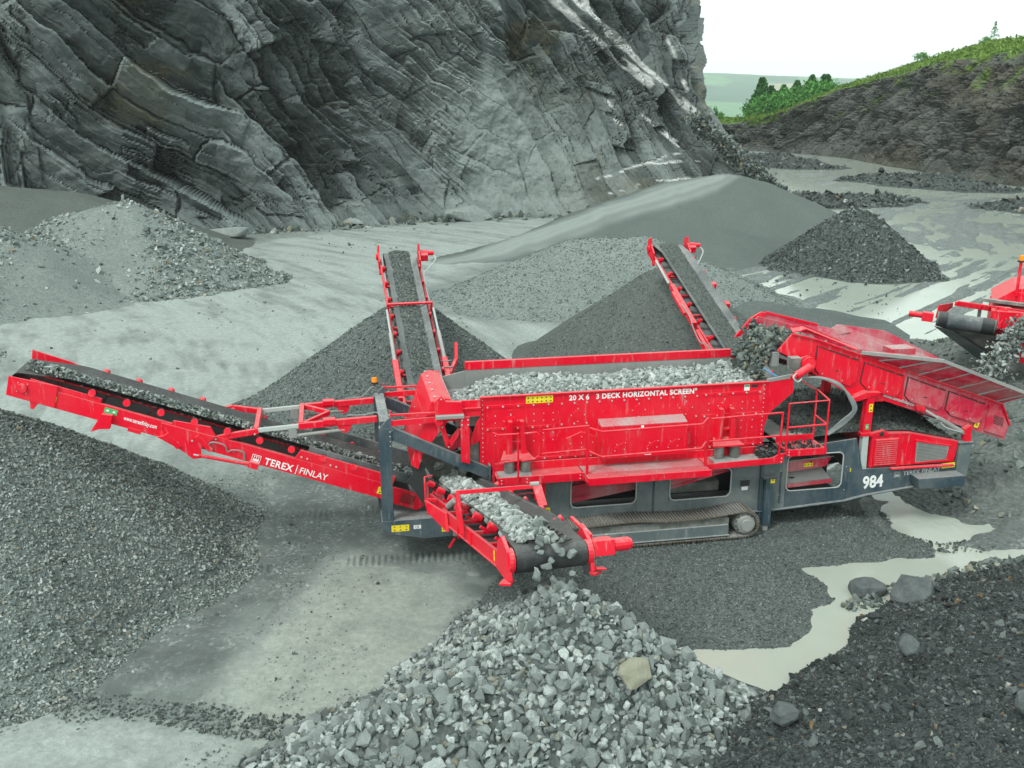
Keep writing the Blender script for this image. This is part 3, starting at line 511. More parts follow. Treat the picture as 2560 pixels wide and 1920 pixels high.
# ================================================================ TREES AND GRASS
def leafy(n, col1, col2):
    t = NT(n); g = t.n('NewGeometry'); nn = t.noise(.9, 4); c = t.mix(g.outputs['Random Per Island'], col1, col2); c = t.mix(t.ramp(nn, .4, .65, 0, .5), c, tuple(v*.5 for v in col1)); return t.out(c, .9, spec=.15)
M['needle'] = leafy('conifer_needles', (.03, .13, .03), (.09, .30, .06)); M['leaf'] = leafy('shrub_leaves', (.045, .16, .03), (.11, .32, .06)); M['blade'] = leafy('grass_blades', (.07, .16, .02), (.20, .29, .06)); M['bark'] = flat('bark', (.07, .05, .035), .9)
def quads(P, S_, updir=.3):
    n = len(P); a = RNG.normal(size=(n, 3)); a[:, 2] *= updir; a /= np.linalg.norm(a, axis=1)[:, None]; b = RNG.normal(size=(n, 3)); b -= (b*a).sum(1)[:, None]*a; b /= np.linalg.norm(b, axis=1)[:, None]
    a *= S_[:, None]; b *= S_[:, None]*.5; V = np.stack([P-a-b, P+a-b*.3, P+a*.9+b, P-a+b], 1).reshape(-1, 3); return V, np.arange(4*n).reshape(-1, 4)
def cyl_arr(r0, r1, h, k=7):
    an = np.linspace(0, 2*math.pi, k, endpoint=False); V = np.concatenate([np.stack([np.cos(an)*r0, np.sin(an)*r0, an*0-.3], 1), np.stack([np.cos(an)*r1, np.sin(an)*r1, an*0+h], 1)]); i = np.arange(k); j = (i+1) % k; return V, np.stack([i, j, j+k, i+k], 1)
def pine(loc, h, w_, label, group):
    r = bpy.data.objects.new('pine_tree', None); link(r); r.location = loc; tag(r, label, 'tree', group)
    V, F = cyl_arr(h*.022, h*.006, h*.97); np_mesh('trunk', V, F, M['bark'], r)
    n = 4200; t_ = RNG.random(n)**.8; lay = np.floor(t_*9)/9+.10*RNG.random(n); lay = np.minimum(lay, .99); rad_ = w_*(1.02-lay)**.8*(.3+.8*np.sqrt(RNG.random(n))); an = RNG.random(n)*6.283; p1 = RNG.random()*6; lob = .72+.22*np.sin(an*3+lay*9+p1)+.30*np.sin(an*7+lay*31+p1)*RNG.random(n)
    P = np.stack([np.cos(an)*rad_*lob, np.sin(an)*rad_*lob, h*(.06+.94*lay)-rad_*.28+RNG.normal(0, .05, n)], 1); V, F = quads(P, RNG.uniform(.2, .46, n)*h/8); np_mesh('crown', V, F, M['needle'], r)
def shrub(loc, h, w_, label, group, mat='leaf', n=900, name='shrub', cat='shrub'):
    r = bpy.data.objects.new(name, None); link(r); r.location = loc; tag(r, label, cat, group)
    V, F = cyl_arr(h*.03, h*.012, h*.6); np_mesh('stem', V, F, M['bark'], r)
    c = RNG.normal(size=(14, 3)); c /= np.linalg.norm(c, axis=1)[:, None]; c = c*[w_*.5, w_*.5, h*.33]+[0, 0, h*.55]; k = RNG.integers(0, 14, n); P = c[k]+RNG.normal(size=(n, 3))*[w_*.15, w_*.15, h*.12]
    V, F = quads(P, RNG.uniform(.06, .16, n)*h/2.2, 1); np_mesh('foliage', V, F, M[mat], r)
TZ = lambda px, py, yy: ((px-1280)/2459*yy*1.02, yy)
PT = [(46.2,190,4.0,8.6,3.3),(48.2,191,4.0,7.2,3.0),(49.6,196,4.2,6.2,2.8),(51,192,4.4,6.4,3.),(52.4,198,4.6,6.8,3.1),(53.6,194,4.8,6.8,3.),(55.2,199,5,7.2,3.1),(56.4,196,5.4,6.6,3.),(57.8,198,5.8,7.4,2.9),(59.4,196,6.0,7.2,2.9),(61,199,6.3,7.0,2.7),(47.5,200,3.8,5.6,2.8)]
for k, (x, y, z, h, w_) in enumerate(PT):
    if k == 0: pine((x, y, z-.5), h, w_, 'tallest dark pine at the left end of the clump above the quarry corner', None)
    elif k in (9, 10): pine((x, y, z-.5), h, w_, ('left' if k == 9 else 'right')+' one of the two slim pines at the right end of the clump', None)
    else: pine((x, y, z-.5), h, w_, 'pine standing inside the green clump above the quarry corner', 'pines in the clump')
for k, (x, y, z) in enumerate(((48.0, 188, 4.6), (49.8, 187, 5.0), (51.4, 189, 5.6), (53.2, 188, 6.0), (55.0, 190, 6.6), (56.8, 190, 7.0), (46.4, 187, 4.0), (58.6, 191, 7.2), (45.6, 186, 3.4))): shrub((x, y, z-.6), RNG.uniform(4.2, 5.2), 5.2, 'bushy bright green broadleaf tree among the pines of the clump', 'broadleaf trees in the clump', 'leaf', 2600, 'broadleaf_tree', 'tree')
shrub((37.2, 186, 3.3), 3.4, 2.0, 'small bright shrub alone on the rim beside the rock face', None)
s_, u_, BX, BY, BZ, BG = BANK
# grass and low growth on the bank
n = 80000; iu = RNG.integers(60, 156, n); js = RNG.integers(5, BX.shape[1]-1, n); ok = (BG[iu, js] > .45+.5*RNG.random(n)) & (BY[iu, js] < 215); iu, js = iu[ok], js[ok]
P = np.stack([BX[iu, js], BY[iu, js], BZ[iu, js]], 1)+RNG.normal(0, .12, (len(iu), 3)); S_ = RNG.uniform(.08, .24, len(P)); V, F = quads(P+[0, 0, .12], S_, 2.0)
o = np_mesh('grass', V, F, M['blade']); tag(o, 'rough green grass and weeds on the bank above the rock', 'grass', kind='stuff')
gi = [(k, int(j)) for k, j in zip([150, 148, 152, 150, 149, 151, 147, 150, 151], np.linspace(BX.shape[1]*.22, BX.shape[1]*.82, 9))]
for k, (i_, j_) in enumerate(gi): shrub((BX[i_, j_], BY[i_, j_], BZ[i_, j_]-.1), RNG.uniform(.9, 1.6), RNG.uniform(.9, 1.8), 'low bush on the skyline of the grassy bank', 'low bushes along the bank skyline')
# bare young tree on the bank skyline
r = bpy.data.objects.new('sapling', None); link(r); j_ = int(np.argmin(np.abs(BX[150]/BY[150]-.463))); r.location = (BX[150, j_], BY[150, j_], BZ[150, j_]-.2); tag(r, 'thin bare sapling standing up from the grassy bank skyline', 'tree')
V, F = cyl_arr(.06, .02, 2.9, 5); np_mesh('trunk', V, F, M['bark'], r)
n = 260; t_ = RNG.random(n); an = RNG.random(n)*6.28; ra = .75*(1-t_)*RNG.random(n)**.4; V, F = quads(np.stack([np.cos(an)*ra, np.sin(an)*ra, .9+2.0*t_], 1), RNG.uniform(.05, .12, n)); np_mesh('crown', V, F, M['needle'], r)
# fence posts on the far rim
for k, x in enumerate((37.6, 39.0, 40.4, 41.8)):
    V, F = cyl_arr(.09, .08, 1.3, 6); V[:, 2] += 0; o = np_mesh('fence_post', V, F, M['bark']); o.location = (x, 184, 3.5); tag(o, 'short dark post on the far quarry rim', 'fence post', 'posts on the far rim')
# ================================================================ MESH BUILDER
class MB:
    def __init__(s): s.v = []; s.f = []; s.m = []; s.cur = 0; s.mats = []
    def mat(s, name):
        if name not in s.mats: s.mats.append(name)
        s.cur = s.mats.index(name); return s
    def add(s, V, F):
        b = len(s.v); s.v += [tuple(v) for v in V]; s.f += [tuple(b+i for i in f) for f in F]; s.m += [s.cur]*len(F); return s
    def box(s, x0, x1, y0, y1, z0, z1):
        V = [(x, y, z) for x in (x0, x1) for y in (y0, y1) for z in (z0, z1)]
        return s.add(V, [(0, 1, 3, 2), (4, 6, 7, 5), (0, 4, 5, 1), (2, 3, 7, 6), (0, 2, 6, 4), (1, 5, 7, 3)])
    def prism(s, P, d):             # P: planar 3-D outline, d: thickness vector
        n = len(P); P = [Vector(p) for p in P]; d = Vector(d); nm = Vector((0, 0, 0))
        for i in range(n): nm += P[i].cross(P[(i+1) % n])
        if nm.dot(d) > 0: P = P[::-1]
        V = P+[p+d for p in P]; F = [tuple(range(n)), tuple(range(2*n-1, n-1, -1))]
        F += [(i, i+n, (i+1) % n+n, (i+1) % n) for i in range(n)]; return s.add(V, F)
    def xz(s, P, y0, y1): return s.prism([(x, y0, z) for x, z in P], (0, y1-y0, 0))
    def bar(s, p, q, w_, h, up=(0, 0, 1)):    # box beam from p to q, w across, h along up
        p = Vector(p); q = Vector(q); a = (q-p).normalized(); u = Vector(up); r = a.cross(u)
        if r.length < 1e-4: u = Vector((1, 0, 0)); r = a.cross(u)
        r.normalize(); u = r.cross(a); r *= w_/2; u = u*(h/2)
        V = [p-r-u, p+r-u, p+r+u, p-r+u, q-r-u, q+r-u, q+r+u, q-r+u]; return s.add(V, [(0, 1, 2, 3), (7, 6, 5, 4), (0, 4, 5, 1), (1, 5, 6, 2), (2, 6, 7, 3), (3, 7, 4, 0)])
    def cyl(s, p, q, r, n=12, r2=None):
        p = Vector(p); q = Vector(q); a = (q-p).normalized(); u = Vector((0, 0, 1)) if abs(a.z) < .9 else Vector((1, 0, 0)); x = a.cross(u).normalized(); y = x.cross(a); r2 = r if r2 is None else r2
        V = [p+(x*math.cos(t)+y*math.sin(t))*r for t in (2*math.pi*k/n for k in range(n))]+[q+(x*math.cos(t)+y*math.sin(t))*r2 for t in (2*math.pi*k/n for k in range(n))]
        return s.add(V, [tuple(range(n)), tuple(range(2*n-1, n-1, -1))]+[(k, k+n, (k+1) % n+n, (k+1) % n) for k in range(n)])
    def tube(s, P, r, n=8):
        P = [Vector(p) for p in P]
        if len(P) > 2:
            Q = []
            for i in range(len(P)-1):
                a = P[max(i-1, 0)]; b = P[i]; c = P[i+1]; d = P[min(i+2, len(P)-1)]
                for k in range(5):
                    t_ = k/5; Q.append(.5*((2*b)+(-a+c)*t_+(2*a-5*b+4*c-d)*t_*t_+(-a+3*b-3*c+d)*t_**3))
            P = Q+[P[-1]]
        return s.poly(P, r, n)
    def poly(s, P, r, n=8):         # straight-segmented pipe
        P = [Vector(p) for p in P]; V = []; F = []; x = None
        for i, p in enumerate(P):
            a = (P[min(i+1, len(P)-1)]-P[max(i-1, 0)]).normalized()
            if x is None: u = Vector((0, 0, 1)) if abs(a.z) < .9 else Vector((1, 0, 0)); x = a.cross(u).normalized()
            else: x = (x-a*x.dot(a)).normalized()
            y = x.cross(a); V += [p+(x*math.cos(2*math.pi*k/n)+y*math.sin(2*math.pi*k/n))*r for k in range(n)]
            if i: F += [((i-1)*n+k, i*n+k, i*n+(k+1) % n, (i-1)*n+(k+1) % n) for k in range(n)]
        F += [tuple(range(n)), tuple(range(len(V)-1, len(V)-n-1, -1))]; return s.add(V, F)
    def xf(s, mat, start=0):
        s.v = s.v[:start]+[tuple(mat @ Vector(v)) for v in s.v[start:]]; return s
    def build(s, name, parent=None, label=None, bevel=0, smooth=False):
        me = bpy.data.meshes.new(name); me.from_pydata(s.v, [], s.f)
        for m_ in s.mats: me.materials.append(M[m_])
        me.polygons.foreach_set('material_index', s.m); bm = bmesh.new(); bm.from_mesh(me); bmesh.ops.recalc_face_normals(bm, faces=bm.faces); bm.to_mesh(me); bm.free(); me.update()
        if smooth: me.polygons.foreach_set('use_smooth', [True]*len(me.polygons))
        o = bpy.data.objects.new(name, me); link(o, parent)
        if label: o['label'] = label
        if bevel:
            b = o.modifiers.new('bevel', 'BEVEL'); b.width = bevel; b.segments = 1; b.limit_method = 'ANGLE'; b.angle_limit = rad(50)
        return o
def B(mat): return MB().mat(mat)
def text(body, size, mat, parent, origin, xdir=(1, 0, 0), up=(0, 0, 1), bold=.0, spacing=1., sx=1., name='lettering', thick=.003, shear=0, width=None):
    cu = bpy.data.curves.new('t', 'FONT'); cu.body = body; cu.size = size; cu.offset = bold*size; cu.extrude = thick; cu.space_character = spacing; cu.shear = shear; cu.resolution_u = 3
    o = bpy.data.objects.new('t', cu); SC.collection.objects.link(o); dg = bpy.context.evaluated_depsgraph_get(); dg.update()
    me = bpy.data.meshes.new_from_object(o.evaluated_get(dg)); bpy.data.objects.remove(o); me.name = name; me.materials.clear(); me.materials.append(M[mat])
    if width: sx = width/max(v.co.x for v in me.vertices)
    x = Vector(xdir).normalized(); u = Vector(up); u = (u-x*u.dot(x)).normalized(); nrm = x.cross(u); m4 = Matrix.Translation(Vector(origin)) @ Matrix((x*sx, u, nrm)).transposed().to_4x4(); me.transform(m4)
    o = bpy.data.objects.new(name, me); return link(o, parent)
def sticker(parent, o, xd, up, w_, h, mat='yellow', rows=1, cols=1, sym='tri'):
    """flat warning plate with small black pictograms; o = lower left corner"""
    o = Vector(o); x = Vector(xd).normalized(); u = Vector(up); u = (u-x*u.dot(x)).normalized(); nn = x.cross(u); b = B(mat); P = lambda a, c, e=0: o+x*a+u*c+nn*e
    b.prism([P(0, 0), P(w_, 0), P(w_, h), P(0, h)], nn*.004); b.mat('black' if mat != 'green' else 'white')
    for r in range(rows):
        for c in range(cols):
            cx = w_*(c+.5)/cols; cy = h*(r+.5)/rows; q = min(w_/cols, h/rows)*.34
            if sym == 'tri' and (r == rows-1 or rows == 1):
                for k in range(3):
                    a0 = math.pi/2+k*2.0944; a1 = a0+2.0944; A = (cx+q*math.cos(a0), cy+q*math.sin(a0)); Bq = (cx+q*math.cos(a1), cy+q*math.sin(a1)); C_ = (cx+q*.6*math.cos(a1), cy+q*.6*math.sin(a1)); D_ = (cx+q*.6*math.cos(a0), cy+q*.6*math.sin(a0))
                    b.prism([P(*A, .004), P(*Bq, .004), P(*C_, .004), P(*D_, .004)], nn*.002)
                b.prism([P(cx-q*.1, cy-q*.2, .004), P(cx+q*.1, cy-q*.2, .004), P(cx+q*.1, cy+q*.35, .004), P(cx-q*.1, cy+q*.35, .004)], nn*.002)
            else: b.prism([P(cx-q*.7, cy-q*.5, .004), P(cx+q*.7, cy-q*.5, .004), P(cx+q*.5, cy+q*.5, .004), P(cx-q*.5, cy+q*.4, .004)], nn*.002)
    return b.build('warning_sticker' if mat == 'yellow' else 'sticker', parent)
def emblem(parent, o, xd, up, s_, mat='white'):
    """white rounded square badge with three pointed strokes above a solid bar"""
    o = Vector(o); x = Vector(xd).normalized(); u = Vector(up); u = (u-x*u.dot(x)).normalized(); nn = x.cross(u); b = B(mat); P = lambda a, c: o+x*a*s_+u*c*s_+nn*.001; t_ = .06
    for r in ((0, 0, 1.1, t_), (0, 1-t_, 1.1, 1), (0, t_, t_, 1-t_), (1.1-t_, t_, 1.1, 1-t_)): b.prism([P(r[0], r[1]), P(r[2], r[1]), P(r[2], r[3]), P(r[0], r[3])], nn*.003)
    b.prism([P(.18, .16), P(.92, .16), P(.92, .42), P(.18, .42)], nn*.003)
    for k in range(3): b.prism([P(.18+.27*k, .46), P(.38+.27*k, .46), P(.28+.27*k, .62)], nn*.003); b.prism([P(.28+.27*k, .62), P(.38+.27*k, .84), P(.18+.27*k, .84)], nn*.003)
    return b.build('badge', parent)
# ================================================================ SCREENING MACHINE (x along it to the right, y away, z up)
MO = (-.635, 18.80, 0); PHI = rad(10.6)
mach = bpy.data.objects.new('screening_machine', None); link(mach); mach.location = MO; mach.rotation_euler = (0, 0, PHI)
tag(mach, 'large red and blue grey tracked rock screening machine with belts reaching out on all sides', 'screening machine')
L2W = Matrix.Translation(MO) @ Matrix.Rotation(PHI, 4, 'Z')
def bolts(b, P, r=.016, nrm=(0, -1, 0), l=.018):
    b.mat('bolt')
    for p in P: b.cyl(p, Vector(p)+Vector(nrm)*l, r, 6)
    return b
R_ = lambda a, c, n: [a+(c-a)*k/(n-1) for k in range(n)]
# ---- chassis
ch = B('grey_dusty')
def side_plate(b, y0, y1):
    bot = lambda x: np.interp(x, [-.3, .6, 6.4, 8.14, 8.69, 11.1], [.73, .70, .67, .76, .86, 1.10]); top = lambda x: np.interp(x, [-.3, .2, 6.2, 8.33, 8.34, 8.55, 10.85, 11.1], [1.75, 1.9, 2.0, 2.19, 2.19, 1.46, 1.40, 1.42])
    cuts = [-.3, 1.89, 3.34, 4.07, 5.47, 6.74, 8.07, 8.34, 8.55, 10.9]; wins = {1.89: (1.05, 1.72), 4.07: (1.05, 1.72), 6.74: (1.06, 1.90)}
    for i, (a, c) in enumerate(zip(cuts[:-1], cuts[1:])):
        b.mat('grey_dusty' if i < 5 else 'grey')
        if a in wins:
            z0, z1 = wins[a]; b.xz([(a, bot(a)), (c, bot(c)), (c, z0), (a, z0)], y0, y1); b.xz([(a, z1), (c, z1), (c, top(c)), (a, top(a))], y0, y1)
        else:
            xs_ = [x for x in (a, .2, .6, 6.2, 6.4, 8.14, 8.33, 8.69, c) if a <= x <= c]; xs_ = sorted(set(xs_)); b.xz([(x, bot(x)) for x in xs_]+[(x, top(x)) for x in xs_[::-1]], y0, y1)
    # flanges along the lower edge
    for a, c in ((.6, 6.4), (6.4, 8.14), (8.14, 8.69), (8.69, 10.9)): b.mat('grey').bar((a, (y0+y1)/2, bot(a)-.012), (c, (y0+y1)/2, bot(c)-.012), abs(y1-y0)+.16, .024)
side_plate(ch, 0, .05); side_plate(ch, 1.95, 2.0)
ch.mat('grey').xz([(6.12, .5), (6.2, .5), (6.2, 2.0), (6.12, 2.0)], -.06, 2.06)
for x in (3.7, 6.6, 8.2): ch.box(x, x+.04, -.02, -.001, .8, 1.55)
ch.box(8.35, 10.85, .05, 1.95, 1.36, 1.40); ch.box(.3, 8.3, .06, 1.94, .72, .75)
# boat-shaped rear end
for y0, y1 in ((-.15, .02), (2.0, 2.17)):
    ch.mat('grey').xz([(-2.06, 1.14), (-2.05, .98), (-1.97, .87), (-1.2, .70), (-.46, .71), (.1, .72), (.1, 1.14)], y0, y1)
ch.box(-2.03, .1, .03, 1.99, 1.02, 1.06); ch.bar((-2.0, 0, .95), (-2.0, 2.0, .95), .10, .20)
# right-hand end post and its mount
for y0, y1 in ((-.02, .22), (1.78, 2.02)): ch.mat('grey_dusty').xz([(10.86, 1.0), (11.15, 1.12), (11.19, 1.9), (10.87, 1.9)], y0, y1).mat('grey').box(10.84, 11.22, y0-.02, y1+.02, 1.9, 1.93)
bolts(ch, [(x, -.001, 1.0+.55*k) for x in (6.4, 6.6, 8.15) for k in range(2)], .014)
chassis = ch.build('chassis', mach, bevel=.006)
def ring(x0, x1, z0, z1, y, r=.12, t_=.022):
    P = []
    for cx, cz, a0 in ((x1-r, z1-r, 0), (x0+r, z1-r, 90), (x0+r, z0+r, 180), (x1-r, z0+r, 270)):
        for k in range(5): a = rad(a0+k*22.5); P.append((cx+r*math.cos(a), y, cz+r*math.sin(a)))
    P.append(P[0]); return P
for x0, x1, z0, z1, m_ in ((1.9, 3.33, 1.06, 1.72, 'silver'), (4.08, 5.46, 1.06, 1.72, 'silver'), (6.75, 8.06, 1.07, 1.90, 'grey')):
    B('silver').poly(ring(x0, x1, z0, z1, -.008), .015, 6).build('opening_frame', chassis)
    for cx, cz, sx, sz in ((x0, z0, 1, 1), (x1, z0, -1, 1), (x1, z1, -1, -1), (x0, z1, 1, -1)):      # rounded corner gussets
        c_ = B('grey_dusty' if m_ == 'silver' else 'grey').xz([(cx, cz)]+[(cx+sx*.12*(1-math.sin(rad(a))), cz+sz*.12*(1-math.cos(rad(a)))) for a in (0, 22, 45, 67, 90)], .002, .048); c_.build('corner_gusset', chassis)
b = B('red_dusty').prism([(1.7, .25, 1.02), (3.5, .25, 1.28), (3.5, .55, 1.75), (1.7, .55, 1.50)], (0, .02, 0)); b.prism([(1.7, .62, 1.4), (3.5, .62, 1.7), (3.5, .62, 2.0), (1.7, .62, 1.9)], (0, .02, 0)); b.bar((1.95, .22, 1.16), (2.4, .22, 1.24), .02, .03); b.bar((1.7, .3, 1.36), (3.5, .3, 1.60), .03, .05); b.build('hopper_plate', mach)
b = B('red_dusty').prism([(3.9, .22, 1.2), (5.6, .22, 1.62), (5.6, .30, 1.95), (3.9, .30, 1.95)], (0, .02, 0)); b.bar((3.9, .21, 1.19), (5.6, .21, 1.61), .03, .05); b.build('hopper_plate', mach)
b = B('dark').box(1.0, 8.2, .9, .93, .8, 1.9); b.mat('muddy').box(4.2, 5.4, .5, .8, 1.0, 1.22); b.build('inner_shade_panel', mach)  # dark plate put in as the shade seen through the side openings
# tank and tray seen through the right opening
b = B('red_dusty').prism([(6.82, .2, 1.42), (7.78, .2, 1.50), (7.9, .2, 1.72), (6.82, .2, 1.66)], (0, .6, 0)); b.mat('dusty_steel').bar((6.8, .18, 1.69), (7.93, .18, 1.74), .03, .025); tank = b.build('tank', mach, bevel=.01)
b = B('dusty_steel').prism([(6.80, .12, 1.14), (7.88, .12, 1.20), (7.80, .62, 1.42), (6.80, .62, 1.38)], (0, 0, .03)); b.mat('red_dusty').bar((6.8, .10, 1.15), (7.88, .10, 1.20), .03, .09); b.mat('dark').cyl((7.02, .3, 1.262), (7.02, .3, 1.268), .07, 14); b.build('tray', mach)
B('dark').tube([(7.1, .4, 1.9), (7.3, .35, 1.8), (7.45, .3, 1.72), (7.4, .25, 1.6)], .07).build('hydraulic_motor', mach)
sticker(tank, (7.24, .198, 1.52), (1, 0, .07), (0, 0, 1), .22, .09, cols=3, sym='sq')
text('984', .40, 'white', chassis, (8.60, -.003, .99), (1, 0, .055), bold=.03, sx=.82)
text('TEREX FINLAY', .135, 'pale', chassis, (9.56, -.003, 1.235), (1, 0, .055), bold=.02, sx=1.05); emblem(chassis, (9.34, -.002, 1.20), (1, 0, .055), (0, 0, 1), .13, 'pale')
for q in ((1.36, .97), (6.30, 1.36), (8.2, 1.42)): sticker(chassis, (q[0], -.003 if q[0] != 6.3 else -.175, q[1]), (1, 0, 0), (0, 0, 1), .10 if q[0] < 8 else .07, .14 if q[0] < 8 else .08, rows=1)
sticker(chassis, (10.5, -.003, 1.33), (1, 0, .05), (0, 0, 1), .32, .12, cols=3)
sticker(chassis, (-1.87, -.153, .90), (1, 0, 0), (0, 0, 1), .36, .14, cols=3, rows=2); sticker(chassis, (-.85, -.153, .82), (1, 0, 0), (0, 0, 1), .11, .12)
b = B('white').box(-1.42, -1.27, -.156, -.151, .93, 1.01); lab = b.build('sticker', chassis); text('CE', .075, 'black', lab, (-1.40, -.157, .945), bold=.01, thick=.001)
b = B('white').box(5.72, 5.86, -.006, -.001, 1.17, 1.25); b.mat('black').box(5.68, 5.90, -.006, -.001, 1.27, 1.40); b.build('sticker', chassis)
B('grey').prism([(9.78, -.34, 1.02), (10.9, -.34, 1.02), (10.86, -.34, 1.27), (9.72, -.34, 1.27)], (0, .338, 0)).build('step_box', mach, bevel=.01)
b = B('grey').box(6.2, 6.37, -.17, -.01, .36, 1.46).mat('dusty_steel').box(6.21, 6.33, -.15, -.03, .09, .36).mat('grey').box(6.12, 6.45, -.20, .0, 1.46, 1.50); b.build('stabiliser_leg', mach, bevel=.006)
b = B('grey').box(6.2, 6.37, 2.01, 2.17, .36, 1.46).mat('dusty_steel').box(6.21, 6.33, 2.03, 2.15, .09, .36); b.build('stabiliser_leg', mach)
# ---- crawler tracks
def make_track(y0):
    xa, xb, zc, r = 1.35, 5.66, .58, .29; P = []
    for k in range(60): x = xb-(xb-xa)*k/60; P.append((x, zc+r+.035*math.sin(x*2.3+.8)-.05*math.sin(math.pi*(x-xa)/(xb-xa))))
    for k in range(12): a = rad(90+180*k/12); P.append((xa+r*math.cos(a), zc+r*math.sin(a)))
    for k in range(60): P.append((xa+(xb-xa)*k/60, zc-r-.0))
    for k in range(12): a = rad(-90+180*k/12); P.append((xb+r*math.cos(a), zc+r*math.sin(a)))
    d_ = [0]; 
    for i in range(len(P)): p, q = P[i], P[(i+1) % len(P)]; d_.append(d_[-1]+math.hypot(p[0]-q[0], p[1]-q[1]))
    n = 78; step = d_[-1]/n; at = lambda s: (np.interp(s % d_[-1], d_, [p[0] for p in P]+[P[0][0]]), np.interp(s % d_[-1], d_, [p[1] for p in P]+[P[0][1]]))
    b = B('track')
    for k in range(n):
        p = Vector((at(k*step)[0], 0, at(k*step)[1])); q = Vector((at((k+.93)*step)[0], 0, at((k+.93)*step)[1])); a = (q-p).normalized(); nn = Vector((-a.z, 0, a.x)); c0 = Vector((0, y0, 0)); c1 = Vector((0, y0+.46, 0)); nn = -nn if (p-Vector(((xa+xb)/2, 0, zc))).dot(nn) < 0 and abs(nn.z) < .3 else nn
        if p.z > zc+.2: nn = nn if nn.z > 0 else -nn
        elif p.z < zc-.2: nn = nn if nn.z < 0 else -nn
        b.prism([p+c0, q+c0, q+c0-nn*.03, p+c0-nn*.03], c1-c0)
        for f_ in (.2, .7): g_ = p.lerp(q, f_); b.prism([g_+c0, g_+a*.012+c0, g_+a*.016+nn*.034+c0, g_+nn*.034+c0], c1-c0)
    t_ = b.build('track', mach)
    b = B('grey_dusty').box(1.55, 5.28, y0+.03, y0+.43, .37, .60).mat('muddy').box(1.5, 5.3, y0+.08, y0+.38, .60, .74); b.mat('grey_dusty').bar((1.55, y0+.02, .365), (5.3, y0+.02, .365), .05, .02); b.build('track_frame', t_, bevel=.006)
    b = B('muddy').cyl((xb, y0+.08, zc), (xb, y0+.38, zc), .25, 22).mat('dusty_steel').cyl((xb, y0-.02, zc), (xb, y0+.1, zc), .19, 20).cyl((xb, y0-.07, zc), (xb, y0, zc), .13, 18); bolts(b, [(xb+.21*math.cos(k*.5236), y0+.08, zc+.21*math.sin(k*.5236)) for k in range(12)], .014); b.build('sprocket', t_)
    b = B('muddy').cyl((xa, y0+.06, zc), (xa, y0+.4, zc), .25, 22); b.build('idler_wheel', t_)
    b = B('muddy')
    for k in range(7): b.cyl((1.9+k*.53, y0+.1, .38), (1.9+k*.53, y0+.36, .38), .07, 12)
    b.build('roller_row', t_); return t_
make_track(-.49); make_track(2.03)
# mud caked on the near track frame
P = np.stack([RNG.uniform(1.6, 5.2, 500), RNG.uniform(-.16, .1, 500), RNG.uniform(.42, .64, 500)], 1)
# ---- screen box
b = B('red').box(0, 6.13, 0, .03, 2.08, 3.60); b.box(0, 6.13, 2.07, 2.10, 2.08, 3.60); b.box(-.02, 6.15, -.05, .03, 3.60, 3.625); b.mat('red').box(-.02, 6.15, 2.02, 2.12, 3.62, 3.80).mat('dusty_steel').box(-.02, 6.15, 2.03, 2.065, 3.1, 3.615).box(.02, 6.1, .03, .045, 3.1, 3.59)
b.mat('red').box(-.02, .10, -.012, 0, 2.08, 3.60).box(1.58, 1.60, -.008, 0, 2.2, 3.6).box(4.62, 4.64, -.008, 0, 2.2, 3.6).box(6.0, 6.13, -.012, 0, 2.2, 3.60)
b.box(.12, 1.46, -.012, 0, 3.36, 3.43).box(.12, 1.46, -.012, 0, 2.89, 2.95).box(4.70, 6.0, -.012, 0, 3.37, 3.43).box(4.70, 6.0, -.012, 0, 2.89, 2.96).box(.9, 6.0, -.012, 0, 2.20, 2.26)
b.xz([(1.77, 2.24), (2.43, 2.24), (2.43, 2.62), (2.1, 2.76), (1.77, 2.63)], -.04, 0)
bolts(b, [(x, -.012, 3.395) for x in R_(.14, 1.40, 5)]+[(x, 0, 3.385) for x in R_(1.68, 4.58, 12)]+[(x, -.012, 3.40) for x in R_(4.77, 5.97, 5)], .020, l=.028)
bolts(b, [(x, -.012, 2.92) for x in R_(.14, 1.38, 5)]+[(x, 0, 2.94) for x in R_(1.68, 4.58, 12)]+[(x, -.012, 2.925) for x in R_(4.76, 5.92, 5)]+[(x, -.012, 2.23) for x in R_(1.0, 5.9, 16)], .020, l=.026)
bolts(b, [(.04, -.012, z) for z in R_(2.15, 3.55, 15)]+[(6.07, -.012, z) for z in R_(2.25, 3.55, 14)]+[(x, 0, z) for x in (.3, .62, 1.1, 1.3, 1.5, 4.85, 5.15, 5.6, 5.85) for z in (2.62, 2.78, 3.05, 3.2)]+[(2.1, -.04, z) for z in (2.42, 2.52, 2.66)]+[(1.86, -.04, 2.52), (2.34, -.04, 2.52)], .013)
bolts(b, [(cx+.14*math.cos(a), 0, cz+.14*math.sin(a)) for cx, cz in ((.62, 3.08), (2.02, 3.12), (3.32, 3.15), (4.35, 3.14), (5.2, 3.14)) for a in (0, 1.57, 3.14, 4.71)], .013)
b.mat('red')
for cx, cz in ((.62, 3.08), (2.02, 3.12), (3.32, 3.15), (4.35, 3.14), (5.2, 3.14)): b.cyl((cx, -.008, cz), (cx, 0, cz), .11, 14).bar((cx-.05, -.012, cz+.22), (cx+.05, -.012, cz+.22), .01, .012)
for x in (2.3, 2.9, 3.5, 4.1): b.bar((x, -.006, 2.3), (x, -.006, 2.95), .006, .01, (1, 0, 0))
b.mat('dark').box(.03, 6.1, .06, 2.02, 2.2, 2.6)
b.mat('dusty_steel').prism([(0, 2.05, 3.1), (0, 2.05, 3.6), (-.55, 2.0, 3.5), (-.55, 2.0, 3.1)], (0, .03, 0))
sbox = b.build('screen_box', mach, bevel=.004)
